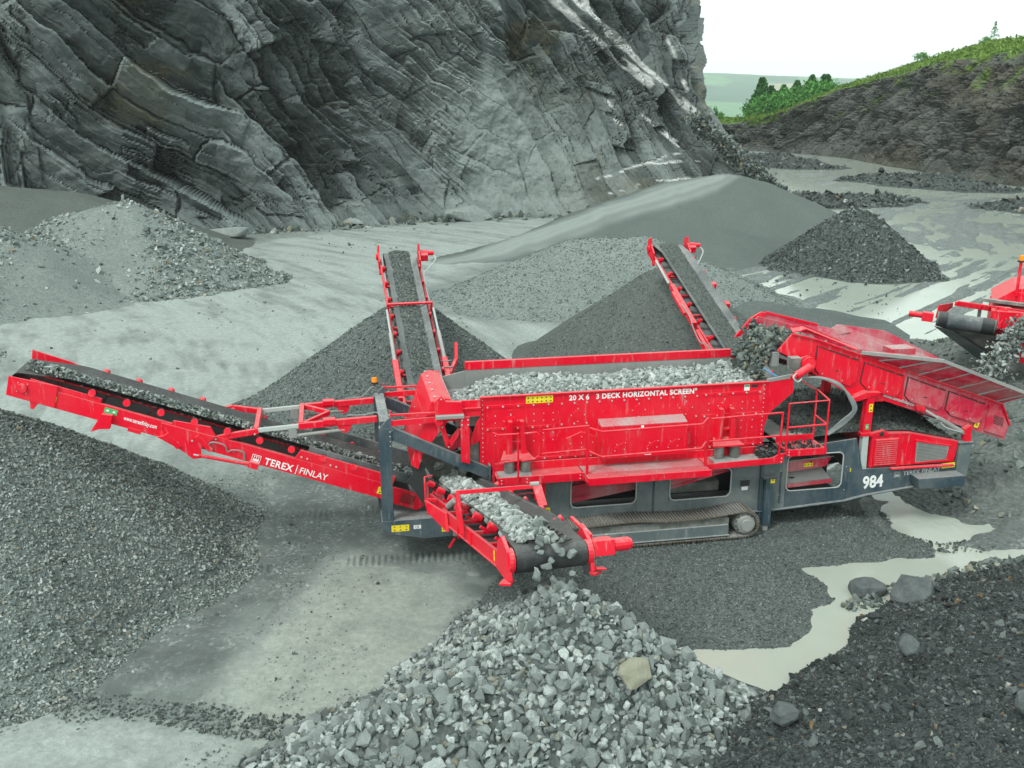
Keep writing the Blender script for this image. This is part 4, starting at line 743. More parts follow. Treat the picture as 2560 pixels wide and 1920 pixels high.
text('20 X 6   3 DECK HORIZONTAL SCREEN"', .150, 'white', sbox, (1.83, -.004, 3.445), bold=.035, spacing=1.08, width=2.74)
sticker(sbox, (.93, -.014, 3.43), (1, 0, 0), (0, 0, 1), .56, .15, rows=2, cols=6, sym='sq')
b = B('white').box(5.62, 5.74, -.004, -.001, 3.44, 3.57); b.mat('green').box(5.63, 5.73, -.006, -.004, 3.52, 3.56); b.build('sticker', sbox); B('black').box(5.79, 5.92, -.006, -.001, 3.50, 3.56).build('sticker', sbox)
# protruding drive cover
b = B('red').xz([(2.44, 2.24), (4.30, 2.24), (4.28, 2.93), (2.44, 2.93)], -.32, -.02); b.mat('red_dusty').prism([(2.44, -.32, 2.93), (4.28, -.32, 2.93), (4.28, -.015, 3.0), (2.44, -.015, 3.0)], (0, 0, .012)); b.mat('red')
for cx in (2.85, 3.55, 4.0): b.bar((cx-.1, -.325, 2.42), (cx+.08, -.325, 2.54), .008, .10)
bolts(b, [(cx+dx, -.33, 2.48+dz) for cx in (2.85, 3.55, 4.0) for dx, dz in ((-.12, -.07), (.1, .09), (-.08, .06), (.08, -.05))], .011)
b.mat('white').box(3.28, 3.34, -.325, -.32, 2.86, 2.92).box(3.38, 3.52, -.325, -.32, 2.27, 2.30); b.build('drive_cover', sbox, bevel=.01)
# spring mounts
for x0, s_ in ((.47, 1), (4.98, 1)):
    b = B('red').prism([(x0-.12, -.34, 2.33), (x0+.58, -.34, 2.33), (x0+.46, -.02, 2.42), (x0, -.02, 2.42)], (0, 0, .03)); b.xz([(x0+.02, 2.33), (x0+.14, 2.33), (x0+.16, 3.1), (x0+.08, 3.1)], -.16, -.01).xz([(x0+.34, 2.33), (x0+.46, 2.33), (x0+.40, 3.1), (x0+.32, 3.1)], -.16, -.01).box(x0+.12, x0+.36, -.10, -.02, 2.62, 2.66)
    b.mat('muddy'); 
    for cx in (x0+.08, x0+.42): b.cyl((cx, -.2, 2.06), (cx, -.2, 2.32), .105, 16)
    b.build('spring_mount', sbox)
# feed-end cheeks
for y0, y1 in ((0, .03), (2.07, 2.10)): 
    b = B('red').xz([(6.135, 3.60), (6.73, 3.66), (6.74, 3.34), (6.22, 2.90), (6.135, 2.6)], y0, y1); b.mat('dusty_steel').xz([(6.135, 3.60), (6.73, 3.66), (6.73, 3.75), (6.135, 3.66)], y0-.01, y1+.01); b.build('feed_cheek', sbox)
B('dusty_steel').prism([(6.14, .04, 2.9), (6.6, .04, 3.35), (6.6, 2.06, 3.35), (6.14, 2.06, 2.9)], (0, 0, -.03)).build('feed_plate', sbox)
# ---- discharge hood at the left end
b = B('red').xz([(-.99, 3.58), (-1.12, 3.2), (-1.33, 2.62), (-1.42, 2.26), (-1.28, 2.17), (-1.18, 2.5), (-.62, 3.2), (-.60, 3.62), (-.83, 3.66)], -.02, .02)
b.xz([(-.99, 3.58), (-1.12, 3.2), (-1.33, 2.62), (-1.42, 2.26), (-1.28, 2.17), (-1.18, 2.5), (-.62, 3.2), (-.60, 3.62), (-.83, 3.66)], 2.02, 2.06)
for p, q in (((-.83, 3.66), (-.99, 3.58)), ((-.99, 3.58), (-1.12, 3.2)), ((-1.12, 3.2), (-1.33, 2.62)), ((-1.33, 2.62), (-1.42, 2.26))): b.prism([(p[0], .021, p[1]), (q[0], .021, q[1]), (q[0], 2.019, q[1]), (p[0], 2.019, p[1])], (.025, 0, -.01))
b.prism([(-.82, .021, 3.66), (-.60, .021, 3.60), (-.60, 2.019, 3.60), (-.82, 2.019, 3.66)], (0, 0, -.02))
b.mat('red_dusty').box(-.60, -.575, .021, 2.019, 3.15, 3.60)
bolts(b, [(-.9-.02*k, y, 3.64) for k in range(1) for y in (.1, .6, 1.1, 1.6, 2.)], .03, (0, 0, 1), .02); bolts(b, [(-1.17-.1*k, y, 3.0-.3*k) for k in range(2) for y in (.3, .9, 1.5)], .02, (-1, 0, .3), .03)
hood = b.build('discharge_hood', mach, bevel=.006)
b = B('red').xz([(-.95, 3.60), (-.80, 3.72), (-.70, 3.60), (-.39, 3.58), (-.38, 3.34), (-.92, 3.34)], -.14, -.03); b.box(-.38, 0, -.06, -.02, 3.24, 3.58).box(-.38, 0, -.10, -.02, 3.40, 3.43); b.mat('dusty_steel').box(-.92, -.36, -.24, -.03, 3.27, 3.335); b.mat('red').cyl((-.86, -.2, 3.2), (-.86, -.02, 3.2), .08, 14)
b.xz([(-.43, 2.34), (-.25, 2.28), (-.25, 3.28), (-.43, 3.28)], -.20, -.16).bar((-.34, -.1, 3.1), (-.34, -.1, 2.4), .16, .03, (1, 0, 0)); b.xz([(-.23, 2.72), (-.08, 3.10), (.0, 3.22), (-.02, 2.7), (-.2, 2.6)], -.03, .0)
b.bar((-.78, -.02, 3.05), (-.66, -.02, 2.62), .05, .10).bar((-.66, -.02, 2.62), (-.42, -.02, 2.98), .05, .10); b.mat('red_dusty').prism([(-.75, .1, 2.75), (-.2, .1, 2.95), (-.1, .1, 2.7), (-.62, .1, 2.45)], (0, .05, 0)); b.mat('muddy').box(-.25, -.02, .05, 1.9, 2.1, 2.75)
bolts(b, [(-.40+.12*i, -.20, 3.22-.1*j) for i in range(2) for j in range(2)]+[(-.78, -.05, 3.05), (-.66, -.05, 2.62), (-.42, -.05, 2.98), (-.80, -.14, 3.66)], .018); b.build('chute_bracket', mach, bevel=.004)
b = B('muddy').prism([(-1.15, .5, 2.1), (-.4, .5, 2.15), (-.3, .5, 1.75), (-.85, .5, 1.6)], (0, 1.4, 0)); b.mat('dark').prism([(-1.5, .05, 1.9), (-1.2, .05, 2.3), (-.9, .05, 1.4), (-1.1, .05, 1.2)], (0, .04, 0)); b.build('lower_chute', mach)
b = B('red_dusty').box(-1.12, -.75, .1, .16, 1.15, 1.75).box(-1.12, -1.08, .04, .16, 1.1, 1.85).box(-.95, -.5, .06, .5, 1.0, 1.05); b.mat('dusty_steel').box(-.62, -.40, -.25, -.02, .74, .92).mat('red').box(-.55, -.2, -.32, -.2, .72, .80).bar((-.6, -.3, .72), (-.72, -.3, .52), .03, .04); b.mat('grey').box(-.9, -.2, .2, .5, .95, 1.5); b.build('valve_cabinet', mach)
# ---- rear gantry
b = B('grey')
for y0 in (-.15, 1.98):
    b.xz([(-2.04, 1.14), (-1.82, 1.14), (-1.80, 3.12), (-2.03, 3.12)], y0, y0+.03).box(-2.04, -2.01, y0+.03, y0+.22, 1.14, 3.12).box(-1.84, -1.81, y0+.03, y0+.22, 1.14, 3.12); b.xz([(-2.04, 3.12), (-1.80, 3.12), (-1.80, 3.36), (-1.88, 3.3)], y0, y0+.04)
    b.bar((-1.80, y0+.05, 3.0), (.15, y0+.05, 2.0), .03, .22); b.bar((-1.78, y0+.10, 3.11), (.17, y0+.10, 2.11), .13, .02); b.bar((-1.82, y0+.10, 2.89), (.13, y0+.10, 1.89), .13, .02)
    b.box(.14, .18, y0-.02, y0+.16, 1.85, 2.2)
b.bar((-1.92, .05, 3.16), (-1.92, 2.0, 3.16), .2, .1); bolts(b, [(-1.83, -.15, z) for z in (3.05, 2.95, 2.85, 2.75)], .014)
b.build('gantry_frame', mach, bevel=.005)
for y, zt in ((-.1, 3.38), (2.1, 3.30)):
    b = B('red').bar((-1.81, y, zt), (-.4, y, zt-.01), .05, .035).bar((-1.81, y, zt-.17), (-.42, y, zt-.13), .05, .11).bar((-1.81, y-.03, zt-.2), (-1.81, y-.03, zt+.1), .03, .03); bolts(b, [(-1.83, y-.03, zt+.02), (-1.83, y-.03, zt-.12)]); b.build('guide_arm', mach)
b = B('grey').bar((-2.0, 2.1, 3.36), (-2.0, 2.1, 3.42), .05, .05).mat('black').cyl((-2.0, 2.1, 3.40), (-2.0, 2.1, 3.44), .075, 14).mat('orange').cyl((-2.0, 2.1, 3.44), (-2.0, 2.1, 3.53), .065, 14, .055); b.build('beacon', mach)
B('hose').tube([(-2.65, .45, 3.25), (-2.3, .45, 3.24), (-2.05, .3, 3.32), (-1.95, .1, 3.2), (-1.98, .02, 2.9)], .012).tube([(-2.65, 1.7, 3.22), (-2.3, 1.72, 3.24), (-2.05, 1.8, 3.42), (-1.92, 1.9, 3.2)], .012).tube([(-2.3, .5, 3.2), (-2.0, .4, 3.1), (-2.0, .1, 2.9)], .012).build('hose', mach)
# ---- catwalk
b = B('red')
b.box(.25, 2.03, -.56, -.53, 1.90, 2.07); b.xz([(2.03, 1.92), (2.10, 1.90), (4.60, 1.92), (4.65, 1.96), (4.65, 2.06), (2.03, 2.06)], -.88, -.85); b.xz([(4.65, 1.93), (6.35, 1.97), (6.38, 2.18), (6.26, 2.18), (6.1, 2.1), (4.65, 2.06)], -.56, -.53)
b.prism([(2.03, -.88, 1.98), (2.03, -.53, 2.0), (2.03, -.53, 1.9), (2.03, -.88, 1.92)], (.02, 0, 0)); b.prism([(4.63, -.88, 1.98), (4.63, -.53, 2.0), (4.63, -.53, 1.92), (4.63, -.88, 1.92)], (.02, 0, 0))
b.mat('red').box(.25, 2.03, -.53, -.08, 2.0, 2.03).mat('red_dusty').box(2.05, 4.63, -.85, -.08, 2.0, 2.03).mat('red').box(4.65, 6.2, -.53, -.08, 2.0, 2.03)
for k in range(64): b.mat('red').box(2.1+k*.04, 2.115+k*.04, -.80, -.55, 2.03, 2.042)
b.mat('red').box(.25, 6.2, -.10, -.06, 2.03, 2.20); b.mat('muddy').box(.30, .98, -.50, -.12, 2.03, 2.05).box(4.85, 6.1, -.50, -.12, 2.03, 2.05)
b.mat('red').box(6.42, 7.33, -.56, -.53, 2.10, 2.25).box(6.42, 7.33, -.53, -.0, 2.20, 2.23).box(6.42, 7.3, -.02, .0, 2.23, 2.38); b.bar((.3, -.3, 1.88), (2., -.3, 1.88), .06, .06)
bolts(b, [(x, -.56, z) for x in (.33, .85, 1.95) for z in (1.95, 2.02)]+[(x, -.56, 2.0+.08*k) for x in (6.31,) for k in range(2)]+[(6.47, -.56, z) for z in (2.14, 2.2)], .016)
cat = b.build('catwalk', mach, bevel=.005)
rl = B('red'); Rr = .021
rl.poly([(.17, -.55, 1.95), (.17, -.55, 3.05), (.26, -.60, 3.0), (.66, -.60, 3.0)], Rr); rl.poly([(.26, -.60, 3.0), (.26, -.60, 2.42), (.66, -.6, 2.44)], Rr); rl.poly([(.66, -.6, 2.02), (.66, -.6, 3.02)], Rr)
rl.poly([(.78, -.6, 3.0), (1.02, -.6, 3.01), (1.08, -.6, 2.96), (1.08, -.6, 2.52), (1.0, -.6, 2.45), (.72, -.6, 2.43)], Rr)
rl.poly([(1.17, -.55, 3.03), (2.08, -.55, 3.06)], Rr).poly([(1.15, -.55, 2.53), (2.08, -.55, 2.56)], Rr).bar((2.09, -.56, 1.9), (2.09, -.56, 3.08), .05, .05, (1, 0, 0))
rl.poly([(2.13, -.57, 3.02), (2.3, -.86, 3.03), (4.4, -.86, 3.06), (4.58, -.62, 3.08)], Rr).poly([(2.13, -.57, 2.52), (2.3, -.86, 2.50), (4.4, -.86, 2.54), (4.58, -.62, 2.58)], Rr).bar((4.62, -.56, 1.95), (4.62, -.56, 3.08), .05, .05, (1, 0, 0))
rl.poly([(4.7, -.55, 3.05), (6.24, -.55, 3.09)], Rr).poly([(4.68, -.55, 2.56), (6.22, -.55, 2.58)], Rr).poly([(6.25, -.55, 2.1), (6.27, -.55, 3.1)], Rr)
rl.poly([(6.40, -.55, 2.15), (6.40, -.55, 3.28), (7.29, -.55, 3.30), (7.29, -.55, 2.2)], Rr).poly([(6.40, -.55, 2.75), (7.29, -.55, 2.77)], Rr).poly([(7.29, -.55, 3.3), (7.29, .0, 3.38), (7.29, .0, 2.25)], Rr).poly([(7.29, -.55, 2.77), (7.29, .0, 2.8)], Rr).poly([(7.29, 0, 3.35), (6.75, .2, 3.7)], .012)
rl.build('railing', cat)
B('dark').box(6.9, 8.3, .1, 1.9, 2.08, 2.1).mat('muddy').box(6.45, 7.2, .05, 1.5, 2.24, 2.27).build('deck_grating', mach)
b = B('red').xz([(1.05, 1.45), (1.28, 1.35), (1.30, 1.95), (1.22, 2.02), (1.08, 1.98)], -.30, -.12); b.mat('red_dusty').poly([(.55, -.3, 1.9), (.55, -.3, 1.58), (1.05, -.3, 1.6)], .02).cyl((1.17, -.31, 1.93), (1.17, -.1, 1.93), .07, 12); b.build('belt_hanger', mach)
# ================================================================ CONVEYORS (built in their own frame: u along the belt up to the head, w across, n normal)
def frame4(o, head, side):
    """matrix whose x runs from o to head, y across (towards side), z normal to the belt"""
    o = Vector(o); x = (Vector(head)-o).normalized(); y = Vector(side); y = (y-x*y.dot(x)).normalized(); z = x.cross(y)
    if z.z < 0: z = -z
    m = Matrix((x, y, z)).transposed().to_4x4(); m.translation = o; return m, (Vector(head)-o).length
def belt_mesh(L, w0, w1, lift, r, mat='rubber', flat_end=.9, thick=.015, cleats=0):
    """troughed belt: w0/w1 half widths at tail/head, lift of the edges, r head pulley radius; comes back underneath"""
    b = B(mat); n = 40; sec = []
    for i in range(n+1):
        u = L*i/n; k = min(1, (L-u)/flat_end); hw = w0+(w1-w0)*(u/L); lf = lift*k; q = .52
        sec.append([(u, -hw, lf), (u, -hw*.8, lf*.55), (u, -hw*q, 0), (u, hw*q, 0), (u, hw*.8, lf*.55), (u, hw, lf)])
    for k in range(1, 9):
        a = math.pi*k/8; sec.append([(L+r*math.sin(a), y*w1/1., -r+r*math.cos(a)) for y in (-1, -.8, -.52, .52, .8, 1)])
    for i in range(6): u = L*(1-(i+1)/6.2); hw = w1; sec.append([(u, y*hw, -2*r) for y in (-1, -.8, -.52, .52, .8, 1)])
    V = [p for s in sec for p in s]; F = []
    for i in range(len(sec)-1):
        for k in range(5): F.append((i*6+k, i*6+k+1, i*6+k+7, i*6+k+6))
    b.add(V, F); return b
def stones_on(name, label, m4, L, hw, h, size, mat, dens, tm, u0=.2, u1=None, fall=None, parent=None, skew=0):
    u1 = L if u1 is None else u1; n = int((u1-u0)*2*hw*dens); u = RNG.uniform(u0, u1, n); y = RNG.uniform(-1, 1, n); z = h*(1-y*y)*RNG.random(n)**.5+.03
    P = np.stack([u, y*hw+skew*(u/L), z], 1); A = np.array((L2W @ m4))[:3]; P = P @ A[:, :3].T+A[:, 3]
    s_ = np.minimum(size*np.exp(RNG.normal(0, .3, n)), size*2.4); o = stones(name, P, s_, M[mat], tm); tag(o, label, 'rock', kind='stuff'); return o
# ---- long tail conveyor to the left
TO = Vector((-1.05, 1.02, 1.52)); TH = Vector((-8.61, 1.02, 4.42)); m4, L = frame4(TO, TH, (0, -1, 0))
hwf = .62                                   # frame half width (near side = +y of this frame)
b = B('red'); 
b.box(3.9, L-.12, hwf, hwf+.05, -.43, -.10); b.box(3.9, L-.12, hwf-.05, hwf, -.13, -.10); b.box(3.9, L-.12, hwf-.05, hwf, -.43, -.40)
b.box(.75, 3.9, hwf, hwf+.05, -.43, -.10); b.box(.75, 4.6, hwf-.06, hwf, -.13, -.10); b.prism([(.0, hwf, -.36), (.1, hwf, -.47), (.75, hwf, -.46), (.75, hwf, -.12), (.12, hwf, -.10), (0, hwf, -.2)], (0, .05, 0))
b.box(3.9, L-.1, -hwf-.05, -hwf, -.36, -.08); b.box(.3, 3.9, -hwf-.05, -hwf, -.5, -.08)
for u in R_(1.2, L-.6, 8): b.box(u, u+.08, -hwf, hwf-.06, -.36, -.30)
# head end cheeks
b.prism([(L-.75, hwf+.05, -.42), (L+.12, hwf+.05, -.42), (L+.16, hwf+.05, -.05), (L-.7, hwf+.05, .02)], (0, .03, 0)); b.prism([(L-1.3, -hwf-.05, -.1), (L+.1, -hwf-.05, -.1), (L+.14, -hwf-.05, .12), (L-.6, -hwf-.05, .10), (L-1.3, -hwf-.05, .0)], (0, -.03, 0))
b.box(L-1.5, L-.2, hwf, hwf+.02, -.1, -.0); b.prism([(L-.45, hwf+.03, -.42), (L-.3, hwf+.03, -.42), (L-.34, hwf+.03, -.56), (L-.40, hwf+.03, -.56)], (0, .03, 0))
b.cyl((L-.12, hwf+.08, -.2), (L-.12, hwf+.13, -.2), .09, 16); bolts(b, [(L-.12+.12*math.cos(a), hwf+.08, -.2+.12*math.sin(a)) for a in (.7, 2.2, 3.9, 5.4)], .012, (0, 1, 0)); b.mat('red')
# fold joint at the middle
j = L-3.2; b.prism([(j-.5, hwf+.05, -.10), (j+.55, hwf+.05, -.12), (j+.35, hwf+.05, -.32), (j+.55, hwf+.05, -.42), (j+.05, hwf+.05, -.55), (j-.22, hwf+.05, -.66), (j-.36, hwf+.05, -.60), (j-.30, hwf+.05, -.42)], (0, .05, 0))
b.prism([(j-.5, hwf+.02, -.10), (j-.35, hwf+.02, .06), (j+.35, hwf+.02, -.02), (j+.35, hwf+.02, -.10)], (0, .04, 0)); b.bar((j-.15, hwf+.12, -.18), (j-.5, hwf+.12, -.38), .05, .09); b.bar((j+.4, hwf+.12, -.30), (j+.1, hwf+.12, -.50), .05, .10)
b.prism([(j+1.42, hwf+.05, -.22), (j+1.62, hwf+.05, -.26), (j+1.72, hwf+.05, -.66), (j+1.58, hwf+.05, -.56), (j+1.4, hwf+.05, -.5)], (0, .10, 0)).box(j+.85, j+1.1, hwf+.01, hwf+.06, -.48, -.40)
b.cyl((j-.30, hwf+.09, -.56), (j-1.30, hwf+.09, -.46), .035, 10).box(j-1.45, j-1.25, hwf+.04, hwf+.13, -.52, -.40); b.mat('silver').cyl((j-.20, hwf+.09, -.57), (j-.3, hwf+.09, -.56), .022, 10)
bolts(b, [(j+.15, hwf+.10, -.42), (j-.1, hwf+.10, -.30)]+[(2.7-.12*k-.6*i, hwf+.08, -.02) for k in range(2) for i in range(2)], .022, (0, 1, 0))
b.mat('red').box(.75, 2.75, hwf-.02, hwf+.04, -.10, .10); b.prism([(2.75, hwf-.02, -.1), (2.75, hwf-.02, .1), (2.82, hwf-.02, -.1)], (0, .06, 0)).mat('rubber_dusty').box(.3, 2.6, hwf-.07, hwf-.04, -.0, .20).box(.3, 2.55, -hwf-.02, -hwf+.02, .0, .30)
b.xf(m4); tail = b.build('conveyor', mach, 'long red folding belt conveyor reaching left', bevel=.005)
bm_ = belt_mesh(L, .46, .50, .16, .15); bm_.xf(m4); bm_.build('belt', tail, smooth=True)
b = B('dusty_steel').box(.4, L-.4, -.5, .5, -.20, -.19)
for k, u in enumerate(R_(1.0, L-1.3, 10)):
    for s in (-1, 1): b = B('black').cyl((u, s*.28, -.06), (u, s*(hwf-.01), .08), .055, 10).mat('red').cyl((u, s*(hwf-.02), .04 if s > 0 else .08), (u, s*(hwf+.05), .06 if s > 0 else .12), .07, 12); b.xf(m4); b.build('idler_roller', tail)
def tp(u, y, z): return m4 @ Vector((u, y, z))
# side facing the camera: text runs from high left to low right
xd = -(m4.to_3x3() @ Vector((1, 0, 0))); upv = m4.to_3x3() @ Vector((0, 0, 1))
emblem(tail, tp(3.62, hwf+.053, -.40), xd, upv, .16); text('TEREX', .20, 'white', tail, tp(3.36, hwf+.053, -.385), xd, upv, bold=.022, width=.58, spacing=1.06); B('white').prism([tp(2.72, hwf+.053, -.41), tp(2.705, hwf+.053, -.41), tp(2.705, hwf+.053, -.21), tp(2.72, hwf+.053, -.21)], (0, -.003, 0)).build('lettering', tail); text('FINLAY', .185, 'white', tail, tp(2.65, hwf+.053, -.37), xd, upv, bold=.006, width=.58)
text('www.terexfinlay.com', .115, 'white', tail, tp(6.12, hwf+.053, -.28), xd, upv, bold=.015, width=.62)
sticker(tail, tp(L-.62, hwf+.053, -.35), xd, upv, .12, .15, rows=2); sticker(tail, tp(1.02, hwf+.053, -.34), xd, upv, .12, .15, rows=2); sticker(tail, tp(6.50, hwf+.053, -.24), xd, upv, .24, .11, 'green', cols=2, sym='sq')
b = B('black')
for k in range(6): b.box(.22+.0*k, .52, hwf+.05, hwf+.056, -.38+k*.035, -.365+k*.035)
b.xf(m4); b.build('vent_slot', tail); B('hose').tube([tp(j-.40, hwf+.07, -.42), tp(j-.45, hwf+.12, -.22), tp(j-.70, hwf+.12, -.20), tp(j-.80, hwf+.08, -.33), tp(j-.88, hwf+.10, -.26), tp(j-1.08, hwf+.10, -.24), tp(j-1.16, hwf+.07, -.40)], .014).build('hose', tail)
# telescopic stays
for y, yc in ((.40, 1), (1.66, -1)):
    b = B('red').bar((-2.05, y, 3.16), (-3.6, y, 3.10), .10, .12).xz([(-2.55, 3.1), (-2.85, 3.1), (-2.8, 2.95), (-2.7, 2.9), (-2.6, 2.95)], y-.03, y+.03).box(-3.12, -2.88, y-.09, y+.09, 3.12, 3.22); b.mat('silver').bar((-3.6, y, 3.10), (-4.42, y, 3.06), .07, .08).mat('dusty_steel').bar((-3.72, y, 3.08), (-3.72, y, 2.86), .08, .16, (1, 0, 0)).cyl((-3.65, y, 2.90), (-2.7, y, 2.97), .035, 10)
    b.mat('red').bar((-4.38, y, 3.05), (-4.95, y, 2.98 if yc > 0 else 3.16), .09, .11).bar((-4.95, y, 2.98 if yc > 0 else 3.16), (-5.25, y, 2.92 if yc > 0 else 3.12), .09, .12); bolts(b, [(-5.2, y-.06, 2.95), (-4.45, y-.05, 3.0)], .02); b.build('telescopic_stay', mach, bevel=.004)
b = B('red').bar((-3.55, .40, 3.12), (-3.55, 1.66, 3.12), .09, .12).bar((-4.42, .40, 3.06), (-4.42, 1.66, 3.08), .09, .12).bar((-3.5, .45, 3.12), (-3.0, 1.1, 3.12), .07, .09).bar((-3.5, 1.62, 3.12), (-3.0, 1.1, 3.12), .07, .09); b.build('stay_bridge', mach, bevel=.004)
stones_on('stone_load', 'dark chippings riding up the long left belt', m4, L, .30, .09, .07, 'st_mid', 430, T_MD, .3)
# ---- two rear conveyors, parallel, rising away
def rear(xt, xh, label, extra, dark):
    o_ = Vector((xt, 2.5, 1.62)); h_ = Vector((xh, 11.05, 4.82)); m, L = frame4(o_, h_, (1, 0, 0)); b = B('red')
    for s in (-1, 1):
        b.box(.6, L-.1, s*.56-.03, s*.56+.03, -.26, -.12); b.box(.6, L*.55, s*.56-.035, s*.56+.035, -.42, -.26)
        b.prism([(L-.5, s*.58, -.3), (L+.1, s*.58, -.3), (L+.18, s*.58, .16), (L, s*.58, .30), (L-.1, s*.58, .12), (L-.45, s*.58, .0)], (0, s*.05, 0)); b.cyl((L-.02, s*.58, -.08), (L-.02, s*.68, -.08), .10, 12); b.bar((L-.35, s*.6, -.2), (L-.55, s*.6, -.38), .06, .12)
    for u in R_(1, L-.5, 8): b.box(u, u+.07, -.54, .54, -.24, -.18)
    b.xf(m); cv = b.build('conveyor', mach, label, bevel=.004)
    bb = belt_mesh(L, .44, .46, .15, .15, 'rubber_dusty', .7); bb.xf(m); bb.build('belt', cv, smooth=True)
    for u in R_(2.2, L-.9, 8):
        for s in (-1, 1): b = B('black').cyl((u, s*.25, -.05), (u, s*.53, .05), .05, 8).mat('red').cyl((u, s*.48, .03), (u, s*.55, .05), .055, 10).box(u+.03, u+.10, min(s*.49, s*.56), max(s*.49, s*.56), -.14, .03); b.xf(m); b.build('idler_roller', cv)
    b = B('red').cyl((L-.02, .62, -.02), (L-.02, .88, -.02), .10, 12).cyl((L-.02, .88, -.02), (L-.02, 1.06, -.02), .07, 12).box(L-.25, L-.06, .66, .86, -.16, .04); b.mat('silver').tube([(L-.05, 1.04, -.05), (L-.3, 1.08, -.08), (L-.8, .8, -.1), (L-1.2, .62, -.12), (L-3, .62, -.14)], .018); b.xf(m); b.build('drive_motor', cv)
    if extra == 'L':
        b = B('red').bar((L*.66, -.62, .17), (L*.66, .62, .17), .07, .05).bar((L*.66, -.60, -.1), (L*.66, -.60, .18), .06, .06).bar((L*.66, .60, -.1), (L*.66, .60, .18), .06, .06)
        for s in (-1, 1): b.mat('silver').cyl((L*.65, s*.64, .05), (L*.53, s*.64, .0), .03, 10).mat('dusty_steel').cyl((L*.53, s*.64, 0), (L*.40, s*.64, -.05), .055, 12).mat('red').bar((L*.40, s*.64, -.05), (L*.24, s*.62, -.18), .14, .12); b.mat('bolt').cyl((L*.35, .52, -.0), (L*.35, .8, -.0), .015).cyl((L*.38, .52, -.0), (L*.38, .8, -.0), .015)
        b.mat('red').bar((L*.34, .70, -.18), (L*.38, .92, .0), .08, .16).bar((L*.38, .92, 0), (L*.42, .96, .28), .08, .16); b.mat('red').bar((L*.22, -.6, -.2), (L*.16, -.42, -.2), .10, .2); b.xf(m); b.build('lift_linkage', cv, bevel=.004)
    else:
        b = B('red').bar((L*.74, -.68, -.02), (L*.52, -.68, -.08), .13, .15).bar((L*.70, -.78, -.02), (L*.58, -.78, -.06), .08, .10).bar((L*.5, -.66, -.2), (L*.25, -.66, -.34), .10, .18); b.mat('hose').tube([(L*.62, -.78, .05), (L*.55, -.74, .02), (L*.50, -.78, -.06), (L*.43, -.80, -.1), (L*.40, -.7, -.02), (L*.33, -.72, -.1)], .016); b.mat('silver').cyl((L*.92, -.62, -.1), (L*.78, -.62, -.16), .04, 10); b.mat('silver').cyl((L*.30, -.72, -.2), (L*.2, -.72, -.3), .03, 10)
        b.mat('blue').tube([(L*.35, -.64, .0), (L*.30, -.3, .22), (L*.24, .1, .28), (L*.19, .42, .25)], .02).tube([(L*.40, .64, -.1), (L*.37, .78, -.1), (L*.31, .80, -.2)], .035)
        for u in (.3, .45, .6, .72): b.mat('red').box(L*u, L*u+.16, .52, .66, -.1, .08)
        b.xf(m); b.build('lift_linkage', cv, bevel=.004)
    stones_on('stone_load' if extra == 'L' else 'fines_load', 'small gravel riding up the left rear belt' if extra == 'L' else 'crusher dust riding up the right rear belt', m, L, .30, .07, .055 if extra == 'L' else .03, 'st_fine', 700 if extra == 'L' else 900, T_LO, .3)
    V, F = [], []; n = 30
    for i in range(n+1):
        for k in range(9): y = -.31+.62*k/8; V.append(m @ Vector((.2+(L-.15)*i/n, y, .02+.055*(1-(y/.31)**2)+.008*math.sin(i*2.3+k))))
    o = np_mesh('fines_layer', np.array(V), grid_faces(n+1, 9), M['hp_sand_dark'], None, smooth=True); o.matrix_world = L2W; tag(o, 'thin bed of fines lying on the '+('left' if extra == 'L' else 'right')+' rear belt', 'gravel', kind='stuff')
rear(-.60, -.76, 'left rear belt conveyor rising away carrying fine gravel', 'L', 0)
rear(7.95, 7.74, 'right rear belt conveyor rising away carrying dark dust', 'R', 1)
# ---- short front conveyor toward the camera
m, L = frame4((-.62, 1.35, 1.42), (.18, -5.45, 2.98), (1, 0, 0)); FM, FL = m, L
b = B('red')
for s in (-1, 1):
    a_ = 2.6 if s < 0 else 4.6; b.box(a_, L-.15, s*.62-.03, s*.62+.03, -.40, -.18); b.box(a_, L-.2, s*.62-.06, s*.62+.06, -.42, -.40); b.box(.5, a_, s*.56-.03, s*.56+.03, -.26, -.12)
    b.prism([(L-.55, s*.62, -.42), (L-.05, s*.62, -.50), (L+.14, s*.62, -.48), (L+.10, s*.62, -.05), (L-.2, s*.62, .14), (L-.42, s*.62, .02)], (0, s*.06, 0)); b.bar((L-.02, s*.64, -.5), (L+.12, s*.74, -.52), .18, .04)
for u in R_(1.6, L-.6, 6): b.box(u, u+.10, -.58, .58, -.32, -.26)
b.prism([(2.0, -.86, -.10), (3.2, -.72, -.16), (3.3, -.72, -.5), (2.3, -.86, -.3)], (0, .05, 0)).bar((2.0, -.84, -.1), (2.05, -.6, -.12), .05, .06).bar((2.02, -.83, -.1), (2.0, -.83, .35), .03, .03).bar((2.0, -.83, .35), (1.95, -.66, .36), .03, .03)
for u in (4.0, 4.9): b.box(u, u+.02, -.69, -.66, -.40, -.18)
b.xf(m); fc = b.build('conveyor', mach, 'short red front belt conveyor carrying coarse rock toward the viewer', bevel=.005)
bb = belt_mesh(L, .42, .56, .17, .20, 'rubber', 1.2); bb.xf(m); fb = bb.build('belt', fc, smooth=True)
b = B('black')                                        # moulded chevron ribs
for k in range(24):
    u = 2.6+k*.2; b.bar((u, .12, .012), (u-.10, .34, .04), .03, .02); b.bar((u, -.12, .012), (u-.10, -.34, .04), .03, .02)
b.xf(m); b.build('belt_rib', fb)
b = B('rubber_dusty').bar((0.8, .40, .135), (L-1.3, .52, .15), .035, .008); b.xf(m); b.build('wear_stripe', fb)
